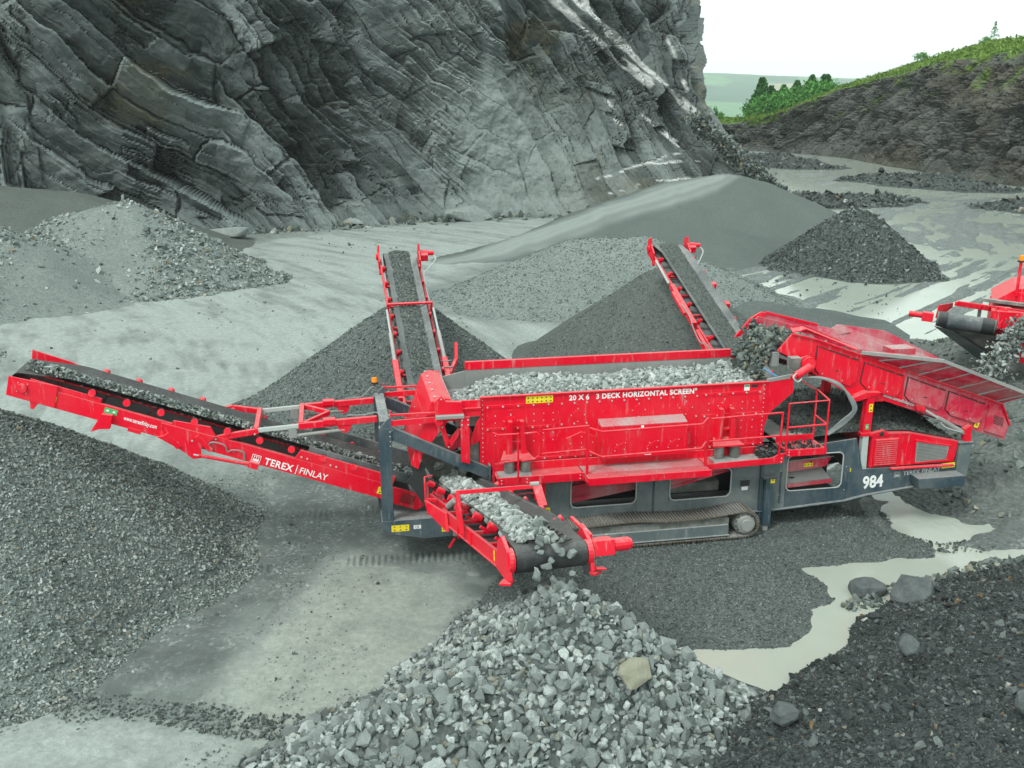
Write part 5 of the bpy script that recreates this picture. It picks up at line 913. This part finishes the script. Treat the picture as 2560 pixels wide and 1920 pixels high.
b = B('red').bar((3.55, -.74, .42), (3.65, .70, .42), .06, .07).bar((3.6, -.74, .42), (3.75, -.72, -.28), .10, .07, (0, 1, 0)).bar((3.45, -.74, .3), (3.6, -.72, -.2), .06, .05, (0, 1, 0)).bar((3.65, .70, .44), (3.9, .72, .1), .05, .16, (0, 1, 0)); b.mat('dusty_steel').cyl((3.05, -.78, .10), (3.5, -.76, .28), .055, 12).cyl((3.5, -.82, .42), (3.5, -.66, .42), .045, 10).cyl((3.65, .58, .46), (3.65, .74, .46), .045, 10); b.xf(Matrix.Translation((.75, 0, -.02))); b.xf(m); b.build('fold_bridge', fc, bevel=.004)
for u in R_(1.3, L-1.1, 6):
    for s in (-1, 1): b = B('black').cyl((u, s*.28, -.06), (u, s*.50, .06), .05, 10).mat('red').cyl((u, s*.49, .055), (u, s*.62, .125), .062, 14).bar((u+.12, s*.40, -.16), (u+.12, s*.55, -.06), .05, .05); b.xf(m); b.build('idler_roller', fc)
for s in (-1, 1): b = B('red').cyl((L, s*.575, -.20), (L, s*.66, -.20), .19, 20); b.xf(m); b.build('drum_end', fc)
b = B('red').bar((L, .68, -.14), (L, 1.02, -.14), .28, .24).cyl((L, 1.02, -.14), (L, 1.30, -.14), .105, 14).cyl((L, 1.30, -.14), (L, 1.34, -.14), .085, 14).bar((L-.35, .66, .10), (L-.05, .70, -.02), .05, .16).bar((L-.6, .60, .22), (L-.25, .66, .10), .06, .05).bar((L+.1, .70, -.44), (L+.1, .86, -.46), .14, .03); b.mat('silver').bar((L+.16, .66, -.26), (L+.16, .66, -.14), .02, .03); bolts(b, [(L-.1, .74, .0), (L-.1, .98, .0)], .015, (0, 0, 1)); b.xf(m); b.build('drive_motor', fc, bevel=.01)
b = B('rubber').prism([(L+.1, .50, -.36), (L+.12, .60, -.36), (L+.08, .60, -.56), (L+.06, .54, -.52)], (-.03, 0, 0)); b.xf(m); b.build('scraper', fc)
sticker(fc, m @ Vector((L-.75, -.651, -.36)), m.to_3x3() @ Vector((1, 0, 0)), m.to_3x3() @ Vector((0, 0, 1)), .06, .16)
stones_on('rock_load', 'coarse pale rocks riding on the short front belt', m, L, .30, .17, .125, 'st_belt', 440, T_HI, .0, L-.05, skew=-.14)
# rocks tipping off the front belt end
for k in range(20):
    o = bpy.data.objects.new('rock', tm_me[k % 12]); SC.collection.objects.link(o); t_ = (k+RNG.random())/20; y_ = RNG.uniform(-.30, .30); p = L2W @ (m @ Vector((L+.06+.34*t_, y_, .08-.85*t_*t_))); s_ = RNG.uniform(.10, .20)
    o.location = p; o.scale = (s_, s_, s_); o.rotation_euler = RNG.uniform(0, 6.28, 3); tag(o, 'pale rock tumbling off the end of the short front belt', 'rock', 'rocks tipping off the front belt')
for k in range(3):
    o = bpy.data.objects.new('rock', tm_me[(k*5) % 12]); SC.collection.objects.link(o); p = L2W @ (m @ Vector((L-.12-.2*k, -.22+.16*k, .20))); o.location = p; o.scale = (.25, .22, .20); o.rotation_euler = RNG.uniform(0, 6.28, 3); tag(o, 'large pale rock about to drop at the head of the front belt', 'rock', 'large rocks at the front belt head')
# ---- feeder at the right
prof = [(6.40, 4.22), (6.70, 4.58), (7.25, 4.44), (8.30, 4.05), (11.93, 2.72), (12.20, 2.20), (12.13, 1.84), (8.95, 2.98), (8.5, 3.00), (8.2, 3.16), (7.25, 3.70), (6.9, 3.95)]
xm = 9.45; top_ = 4.05-(xm-8.30)*.3664; bot_ = 2.98-(xm-8.95)*.3585; b = B('red').xz(prof[:4]+[(xm, top_), (xm, bot_)]+prof[7:], .18, .22); b.mat('red_dusty').xz([(xm, top_)]+prof[4:7]+[(xm, bot_)], .18, .22); b.xz(prof, 1.90, 1.94); b.mat('red')
for i in range(len(prof)):
    p, q = prof[i], prof[(i+1) % len(prof)]
    if i not in (5, 6, 0, 11): b.bar((p[0], .16, p[1]), (q[0], .16, q[1]), .05, .035)
feed = b.build('feeder', mach, 'inclined red feeder with flared hopper sides at the right end', bevel=.004)
for i, (P4) in enumerate((((7.30, 4.28), (8.28, 3.93), (8.25, 3.45), (8.12, 3.36), (7.42, 3.62), (7.28, 3.78)), ((8.44, 3.86), (9.38, 3.52), (9.36, 3.20), (9.22, 3.05), (8.55, 3.26), (8.38, 3.42)), ((9.52, 3.47), (10.46, 3.13), (10.42, 2.80), (10.30, 2.68), (9.62, 2.92), (9.48, 3.06)), ((10.56, 3.09), (11.50, 2.75), (11.46, 2.42), (11.34, 2.30), (10.66, 2.54), (10.52, 2.68)))):
    m_ = 'red' if i < 2 else 'red_dusty'; mxp = sum(p[0] for p in P4)/6; mzp = sum(p[1] for p in P4)/6; b = B('dark').xz([(mxp+(p[0]-mxp)*1.035, mzp+(p[1]-mzp)*1.05) for p in P4], .160, .179).mat(m_).xz(P4, .13, .158); cx = sum(p[0] for p in P4)/6; cz = sum(p[1] for p in P4)/6; b.mat('black').bar((cx-.05, .127, cz), (cx+.05, .127, cz-.02), .006, .02); b.bar((P4[0][0]+.02, .125, P4[0][1]), (P4[1][0]-.02, .125, P4[1][1]), .02, .015)  # dark slab behind each panel paints the shaded gap around it
    b.mat(m_).cyl((P4[0][0]+.25, .12, P4[0][1]-.09), (P4[0][0]+.25, .16, P4[0][1]-.09), .02, 8).cyl((P4[1][0]-.2, .12, P4[1][1]+.07), (P4[1][0]-.2, .16, P4[1][1]+.07), .02, 8); bolts(b, [(P4[3][0]-.2, .13, P4[3][1]+.14), (P4[4][0]+.02, .13, P4[4][1]+.06)], .014); b.build('access_panel', feed, bevel=.006)
b = B('red_dusty').xz([(11.60, 2.71), (11.93, 2.58), (12.14, 2.20), (12.08, 1.94), (11.56, 2.12)], .13, .178); b.mat('black')
for k in range(6): b.bar((11.74, .126, 2.30+.035*k), (12.0, .126, 2.20+.035*k), .006, .014)
b.build('access_panel', feed)
text('www.terexfinlay.com', .105, 'pale', feed, (8.95, .155, 3.075), (1, 0, -.355), bold=.012); sticker(feed, (7.13, .13, 3.78), (1, 0, -.1), (0, 0, 1), .10, .17, rows=2); sticker(feed, (11.28, .155, 2.22), (1, 0, -.3), (0, 0, 1), .11, .13)
b = B('red_dusty')                                        # flared near wall with ribs
T0, T1, T2, T3 = (8.32, .17, 4.06), (10.0, -.28, 3.92), (12.2, -.32, 3.05), (11.95, .17, 2.74)
b.prism([T0, (8.9, .0, 4.08), T1, T2, T3], (0, .02, .02)); b.mat('dusty_steel').bar((8.32, .14, 4.10), (10.0, -.30, 3.95), .05, .07).bar((10.0, -.30, 3.95), (12.25, -.34, 3.06), .05, .07)
for u in R_(.12, .95, 7):
    p = Vector(T0).lerp(Vector(T3), u); q = Vector((8.9, 0, 4.08)).lerp(Vector(T1), u/.35) if u < .35 else Vector(T1).lerp(Vector(T2), (u-.35)/.65); b.mat('dusty_steel').bar(p+Vector((0, -.02, 0)), q+Vector((0.1, -.02, -.02)), .05, .03)
b.build('hopper_wall', feed)
b = B('pink_dusty').prism([(6.75, 1.95, 4.45), (6.95, 2.0, 4.62), (8.3, 2.1, 4.24), (9.2, 2.15, 4.05), (8.3, 1.95, 3.95)], (0, .03, 0)); b.prism([(8.3, 1.95, 4.05), (8.9, 2.25, 4.22), (10.2, 2.35, 3.98), (12.1, 2.35, 3.05), (11.95, 1.95, 2.74)], (0, .03, 0)); b.mat('red').bar((6.92, 2.01, 4.64), (8.3, 2.12, 4.26), .06, .06).xz([(6.40, 4.12), (6.72, 4.42), (6.95, 4.62), (6.80, 4.66), (6.55, 4.52), (6.2, 4.1)], 1.96, 2.02); b.mat('red_dusty').bar((8.6, .25, 4.0), (9.9, .9, 3.7), .12, .16).box(9.9, 10.5, 1.5, 1.9, 3.6, 3.75); b.build('hopper_wall', feed)
b = B('red').prism([(6.70, .16, 4.60), (7.0, .16, 4.66), (8.28, .16, 4.12), (8.28, .34, 4.16), (7.0, .34, 4.70), (6.72, .34, 4.66)], (0, 0, .02)); b.mat('dusty_steel').box(6.35, 6.5, .3, 1.9, 3.85, 4.15); b.build('head_guard', feed)
m, L = frame4((11.9, 1.06, 2.30), (6.75, 1.06, 4.28), (0, 1, 0)); bb = belt_mesh(L, .66, .66, .02, .22, 'rubber_dusty', .5); bb.xf(m); bb.build('belt', feed, smooth=True)
stones_on('rock_load', 'dark quarry rock lying on the feeder belt', m, L, .62, .22, .16, 'st_talus', 190, T_MD, .1, L)
b = B('red').cyl((6.98, .14, 3.95), (6.98, -.16, 3.98), .13, 16).cyl((6.98, -.0, 3.98), (6.98, -.05, 3.98), .16, 16).cyl((6.98, -.1, 3.98), (6.98, -.15, 3.98), .155, 16).cyl((6.96, -.22, 3.95), (6.62, -.30, 3.80), .085, 14).cyl((6.64, -.30, 3.81), (6.52, -.33, 3.76), .055, 12).mat('muddy').box(6.62, 6.85, -.05, .16, 3.85, 4.1); b.mat('silver').tube([(6.6, -.34, 3.86), (6.5, -.42, 3.80), (6.6, -.42, 3.70), (6.72, -.36, 3.74)], .016); b.build('drive_motor', feed)
b = B('hose')
for k in range(3): o_ = .035*k; b.tube([(6.75, -.2+o_, 3.72-.02*k), (7.2, -.25+o_, 3.70), (7.66, -.25, 3.50+o_*.6), (8.0-o_, -.25, 3.18), (8.11-o_, -.22, 2.92), (7.95-o_, -.1, 2.60+o_), (7.64, .0+o_, 2.32)], .024)
b.build('hose', feed)
# supports and tilt rams
for y in (.10, 1.98):
    b = B('red').xz([(8.47, 2.25), (8.66, 2.25), (8.68, 3.10), (8.50, 3.10)], y-.08, y+.08); b.xz([(8.15, 3.02), (8.75, 3.16), (8.80, 3.22), (8.45, 3.24), (8.15, 3.12)], y-.10, y+.10).box(8.44, 8.70, y-.09, y+.09, 2.22, 2.30); b.mat('silver').xz([(8.50, 1.44), (8.66, 1.42), (8.64, 2.25), (8.50, 2.25)], y-.07, y+.07); bolts(b, [(8.58, y-.07, 1.52)], .02); su = b.build('support_post', mach, bevel=.006)
    if y < 1: sticker(su, (8.56, y-.082, 2.78), (1, 0, 0), (0, 0, 1), .09, .18, rows=2); sticker(su, (8.52, y-.082, 2.38), (1, 0, 0), (0, 0, 1), .08, .12, 'green')
    b = B('dusty_steel').cyl((11.0, y, 2.12), (10.3, y, 2.52), .055, 12).mat('silver').cyl((10.3, y, 2.52), (9.90, y, 2.76), .028, 10).mat('red').xz([(9.72, 2.86), (9.95, 2.80), (9.97, 2.70), (9.75, 2.74)], y-.05, y+.05).xz([(11.02, 1.93), (11.18, 1.93), (11.14, 2.3), (10.98, 2.22)], y-.07, y+.07); b.mat('silver').tube([(10.9, y-.06, 2.16), (10.5, y-.08, 2.30), (10.36, y-.07, 2.42)], .014); b.build('hydraulic_ram', mach)
# ---- engine housing
b = B('red').xz([(8.72, 1.47), (10.80, 1.47), (10.86, 1.95), (9.66, 2.22), (8.96, 2.26), (8.72, 2.28)], .02, 1.9); b.xz([(8.66, 2.28), (8.98, 2.34), (9.1, 2.26), (9.66, 2.24), (9.66, 2.2), (8.66, 2.2)], .0, .10); b.mat('black').cyl((8.92, -.02, 2.26), (8.92, .06, 2.26), .055, 14)
b.mat('red').box(8.72, 8.78, -.0, .02, 1.47, 2.26).box(9.36, 9.44, -.0, .02, 1.47, 2.22); b.xz([(9.52, 1.47), (9.58, 1.47), (9.66, 2.2), (9.60, 2.2)], -.0, .02); b.mat('red').bar((9.2, -.04, 1.44), (10.75, -.04, 1.42), .10, .04)
eng = b.build('engine_housing', mach, bevel=.008)
b = B('red')
b.mat('dark').box(8.80, 9.34, .010, .018, 1.5, 2.14).mat('red')  # dark sheet stands in for the shade between the slats
for k in range(13): z = 1.54+k*.048; b.prism([(8.80, .009, z+.014), (9.34, .009, z+.014), (9.34, -.024, z-.012), (8.80, -.024, z-.012)], (0, 0, .012))
b.box(8.78, 8.80, -.02, .019, 1.5, 2.14).box(9.34, 9.36, -.02, .019, 1.5, 2.14); b.build('louvre_panel', eng)
b = B('dusty_steel').xz([(9.82, 1.53), (10.58, 1.55), (10.62, 1.86), (9.80, 2.04)], .0, .018); b.mat('dark')
for i in range(34):
    for j_ in range(14):
        x = 9.84+i*.0225+(.011 if j_ % 2 else 0); z = 1.55+j_*.034
        if z < 2.02-.22*(x-9.8) and x < 10.58: b.box(x, x+.010, -.003, -.0005, z, z+.018)
b.mat('red').xz([(9.76, 1.50), (10.64, 1.52), (10.64, 1.55), (9.76, 1.53)], -.012, .019).xz([(9.76, 2.03), (10.66, 1.85), (10.66, 1.88), (9.76, 2.07)], -.012, .019).box(9.76, 9.79, -.012, .019, 1.53, 2.03); b.build('radiator_grille', eng)
# spill heaped on the deck
xs = np.linspace(6.5, 11.0, 80); ys = np.linspace(.15, 2.6, 40); XX, YY = np.meshgrid(xs, ys)
ZZ = np.interp(XX, [6.5, 7, 8.7, 9.6, 10.8, 11], [2.1, 2.25, 2.30, 2.26, 2.0, 1.9])+.34*sst(.15, 1.6, YY)*sst(6.5, 8.2, XX)*sst(11.0, 10.2, XX)+.03*fbm(XX*2, YY*2, 4, 601); ZZ = np.where(YY > 2.4, ZZ-1.2*(YY-2.4)*4, ZZ)
o = np_mesh('spilled_fines', np.stack([XX, YY, ZZ], -1).reshape(-1, 3), grid_faces(40, 80), M['hp_sand_dark'], smooth=True); o.matrix_world = L2W; tag(o, 'dark spilled fines heaped over the machine deck beneath the feeder', 'spilled fines', kind='stuff')
n = 3000; x = RNG.uniform(6.6, 10.8, n); y = RNG.uniform(.15, 2.4, n); z = np.interp(x, [6.5, 7, 8.7, 9.6, 10.8, 11], [2.1, 2.25, 2.30, 2.26, 2.0, 1.9])+.34*sst(.15, 1.6, y)*sst(6.5, 8.2, x)*sst(11.0, 10.2, x)+.02
A = np.array(L2W)[:3]; o = stones('spilled_gravel', np.stack([x, y, z], 1) @ A[:, :3].T+A[:, 3], logn(.04, .4, .12)(n), M['st_dark'], T_LO); tag(o, 'loose dark gravel lying on the machine deck', 'gravel', kind='stuff')
n = 260; P = np.stack([RNG.uniform(5.85, 6.35, n), RNG.uniform(-.5, -.05, n), 2.06+.2*RNG.random(n)**2], 1); P2 = np.stack([RNG.uniform(6.45, 7.2, 90), RNG.uniform(-.5, -.05, 90), np.full(90, 2.26)], 1); P = np.concatenate([P, P2]); o = stones('spilled_rock', P @ A[:, :3].T+A[:, 3], logn(.07, .3, .12)(len(P)), M['st_dark'], T_MD); tag(o, 'dark rocks spilled at the right end of the catwalk', 'rock', kind='stuff')
# ---- rock filling the top deck
n = 6200; x = RNG.uniform(-.5, 6.4, n); y = RNG.uniform(.19, 1.92, n); bed = 3.36+.10*fbm(x*1.3, y*1.6, 3, 611)+.10*(1-((y-1.15)/1.0)**2)+.05*sst(5.2, 6.2, x)-.30*sst(.6, -.5, x); z = bed+RNG.uniform(-.06, .05, n)
o = stones('rock_load', np.stack([x, y, z], 1) @ A[:, :3].T+A[:, 3], np.minimum(.105*np.exp(RNG.normal(0, .33, n)), .24), M['st_belt'], T_HI); tag(o, 'pale broken rock filling the open top of the screen box', 'rock', kind='stuff')
b = B('muddy').box(-.5, 6.5, .05, 2.03, 3.0, 3.2); b.build('screen_deck', sbox)
# ---- curtain of rock falling from the feeder head into the box
n = 900; t_ = RNG.random(n); x = 6.55-.32*np.sqrt(t_)-.12*t_+RNG.normal(0, .07, n); y = RNG.uniform(.35, 1.75, n); z = 4.42-.95*t_**1.4+RNG.normal(0, .05, n); o = stones('falling_rock', np.stack([x, y, z], 1) @ A[:, :3].T+A[:, 3], logn(.12, .35, .26)(n), M['st_talus'], T_MD); tag(o, 'curtain of dark rock falling from the feeder head into the screen box', 'rock', kind='stuff')
n = 260; t_ = RNG.random(n); x = -9.0-.62*np.sqrt(t_)+RNG.normal(0, .05, n); y = 1.02+RNG.uniform(-.3, .3, n); z = 4.66-1.1*t_+.1*np.sqrt(t_)+RNG.normal(0, .04, n); o = stones('falling_gravel', np.stack([x, y, z], 1) @ A[:, :3].T+A[:, 3], logn(.07, .3, .12)(n), M['st_mid'], T_MD); tag(o, 'stream of chippings dropping off the long left belt', 'gravel', kind='stuff')
n = 200; P = np.stack([RNG.uniform(-.9, -.2, n), RNG.uniform(.3, 1.7, n), RNG.uniform(1.35, 2.1, n)], 1); o = stones('falling_rock', P @ A[:, :3].T+A[:, 3], logn(.12, .3, .24)(n), M['st_belt'], T_HI); tag(o, 'pale rock dropping through the left end chute', 'rock', kind='stuff')
# ================================================================ SECOND MACHINE at the right edge
mc = bpy.data.objects.new('crushing_machine', None); link(mc); mc.location = (12.4, 28.2, 0); mc.rotation_euler = (0, 0, rad(-24)); tag(mc, 'second red machine cut by the right edge with a grey belt drum and orange beacon', 'crushing machine')
# frame: x along the drum axis to the right (nearer), y away
b = B('red').bar((-.05, 0, 3.14), (-.35, -.02, 3.16), .22, .26).cyl((-.35, 0, 3.18), (-.72, 0, 3.20), .085, 14).prism([(.0, .1, 3.1), (.05, .1, 3.5), (.4, .5, 3.52), (.4, .9, 3.3)], (.05, 0, 0)).bar((.5, .5, 3.5), (1.5, 1.6, 3.2), .06, .12).bar((1.62, .1, 2.95), (1.75, .3, 3.5), .3, .06).box(1.6, 2.0, .1, .9, 2.95, 3.45).bar((.55, .2, 3.62), (2.4, .4, 3.45), .05, .05, (0, 0, 1)); mcv = b.build('conveyor', mc, bevel=.006)
b = B('rubber_dusty').cyl((.05, 0, 3.12), (1.62, 0, 3.0), .22, 24); b.mat('rubber').cyl((.10, 0, 3.116), (.34, 0, 3.10), .228, 24).cyl((1.26, 0, 3.03), (1.58, 0, 3.003), .228, 24); b.mat('rubber').prism([(.1, .05, 2.92), (1.6, .05, 2.80), (2.2, 2.2, 2.1), (1.4, 2.2, 2.1)], (0, 0, -.04)); b.mat('rubber_dusty').prism([(.1, .0, 3.34), (1.6, .0, 3.22), (1.9, 3, 2.6), (.5, 3, 2.7)], (0, 0, -.02)); b.build('belt', mcv, smooth=False)
b = B('grey_dusty').prism([(.0, .0, 2.88), (.5, .0, 2.8), (1.9, 1.2, 1.75), (1.3, 1.2, 1.75)], (0, .05, 0)).mat('muddy').prism([(.4, .2, 2.8), (1.9, .2, 2.7), (3.6, 1.4, 1.0), (1.8, 1.4, 1.6)], (0, .06, 0)).box(1.9, 5.5, .8, 3.6, .9, 2.4); b.build('chassis', mc)
b = B('red').prism([(1.5, 1.5, 3.45), (2.1, 1.5, 3.88), (5, 1.5, 4.4), (5, 1.5, 3.45)], (0, 2.2, 0)).box(2.15, 5, 1.46, 1.5, 3.5, 3.8).box(2.9, 5, 1.42, 1.46, 3.5, 3.7).box(1.5, 5.0, .9, 3.4, 2.5, 3.3).box(2.1, 5, .82, .9, 2.0, 2.9); b.mat('muddy').bar((1.2, 1.4, 3.52), (3.2, 1.3, 3.42), .14, .10).bar((1.2, 1.4, 3.5), (1.2, 1.4, 2.9), .1, .1); b.build('body', mc, bevel=.01)
b = B('red').cyl((2.12, 1.44, 3.7), (2.12, 1.44, 4.7), .045, 10).mat('black').cyl((2.12, 1.44, 4.7), (2.12, 1.44, 4.75), .10, 12).mat('orange').cyl((2.12, 1.44, 4.75), (2.12, 1.44, 4.9), .08, 14, .07); b.build('beacon', mc)
b = B('rubber_dusty').cyl((2.6, -.3, 2.9), (4.0, -.5, 2.75), .28, 20).mat('rubber').prism([(2.6, -.2, 3.16), (4, -.4, 3.0), (4.2, 2.2, 2.4), (2.7, 2.2, 2.5)], (0, 0, -.03)).mat('red').box(2.35, 2.5, -.3, 1.5, 2.1, 3.0); b.build('belt', mc)
W2 = Matrix.Translation(mc.location) @ Matrix.Rotation(rad(-24), 4, 'Z'); A2 = np.array(W2)[:3]
n = 1500; t_ = RNG.random(n); x = 2.75-1.35*t_+RNG.normal(0, .20, n); y = -.45-.75*t_+RNG.normal(0, .12, n); z = 3.55-.1*t_-1.9*t_**1.5+RNG.normal(0, .12, n); o = stones('falling_rock', np.stack([x, y, z], 1) @ A2[:, :3].T+A2[:, 3], logn(.10, .4, .24)(n), M['st_mid'], T_MD); tag(o, 'stream of rock pouring off the second machine at the right edge', 'rock', kind='stuff')
HAZE_D = .00022
# ================================================================ AIR
t = NT('air'); t.t.nodes.remove(t.b); vol = t.n('VolumePrincipled', {'Color': (.955, .995, 1.0), 'Density': HAZE_D, 'Anisotropy': .2})
t.l(vol.outputs[0], t.t.nodes['Material Output'].inputs['Volume']); M['air'] = t.m
b = B("air").box(-1700, 3700, -12, 3700, -200, 110); hz = b.build('haze'); tag(hz, kind='stuff')
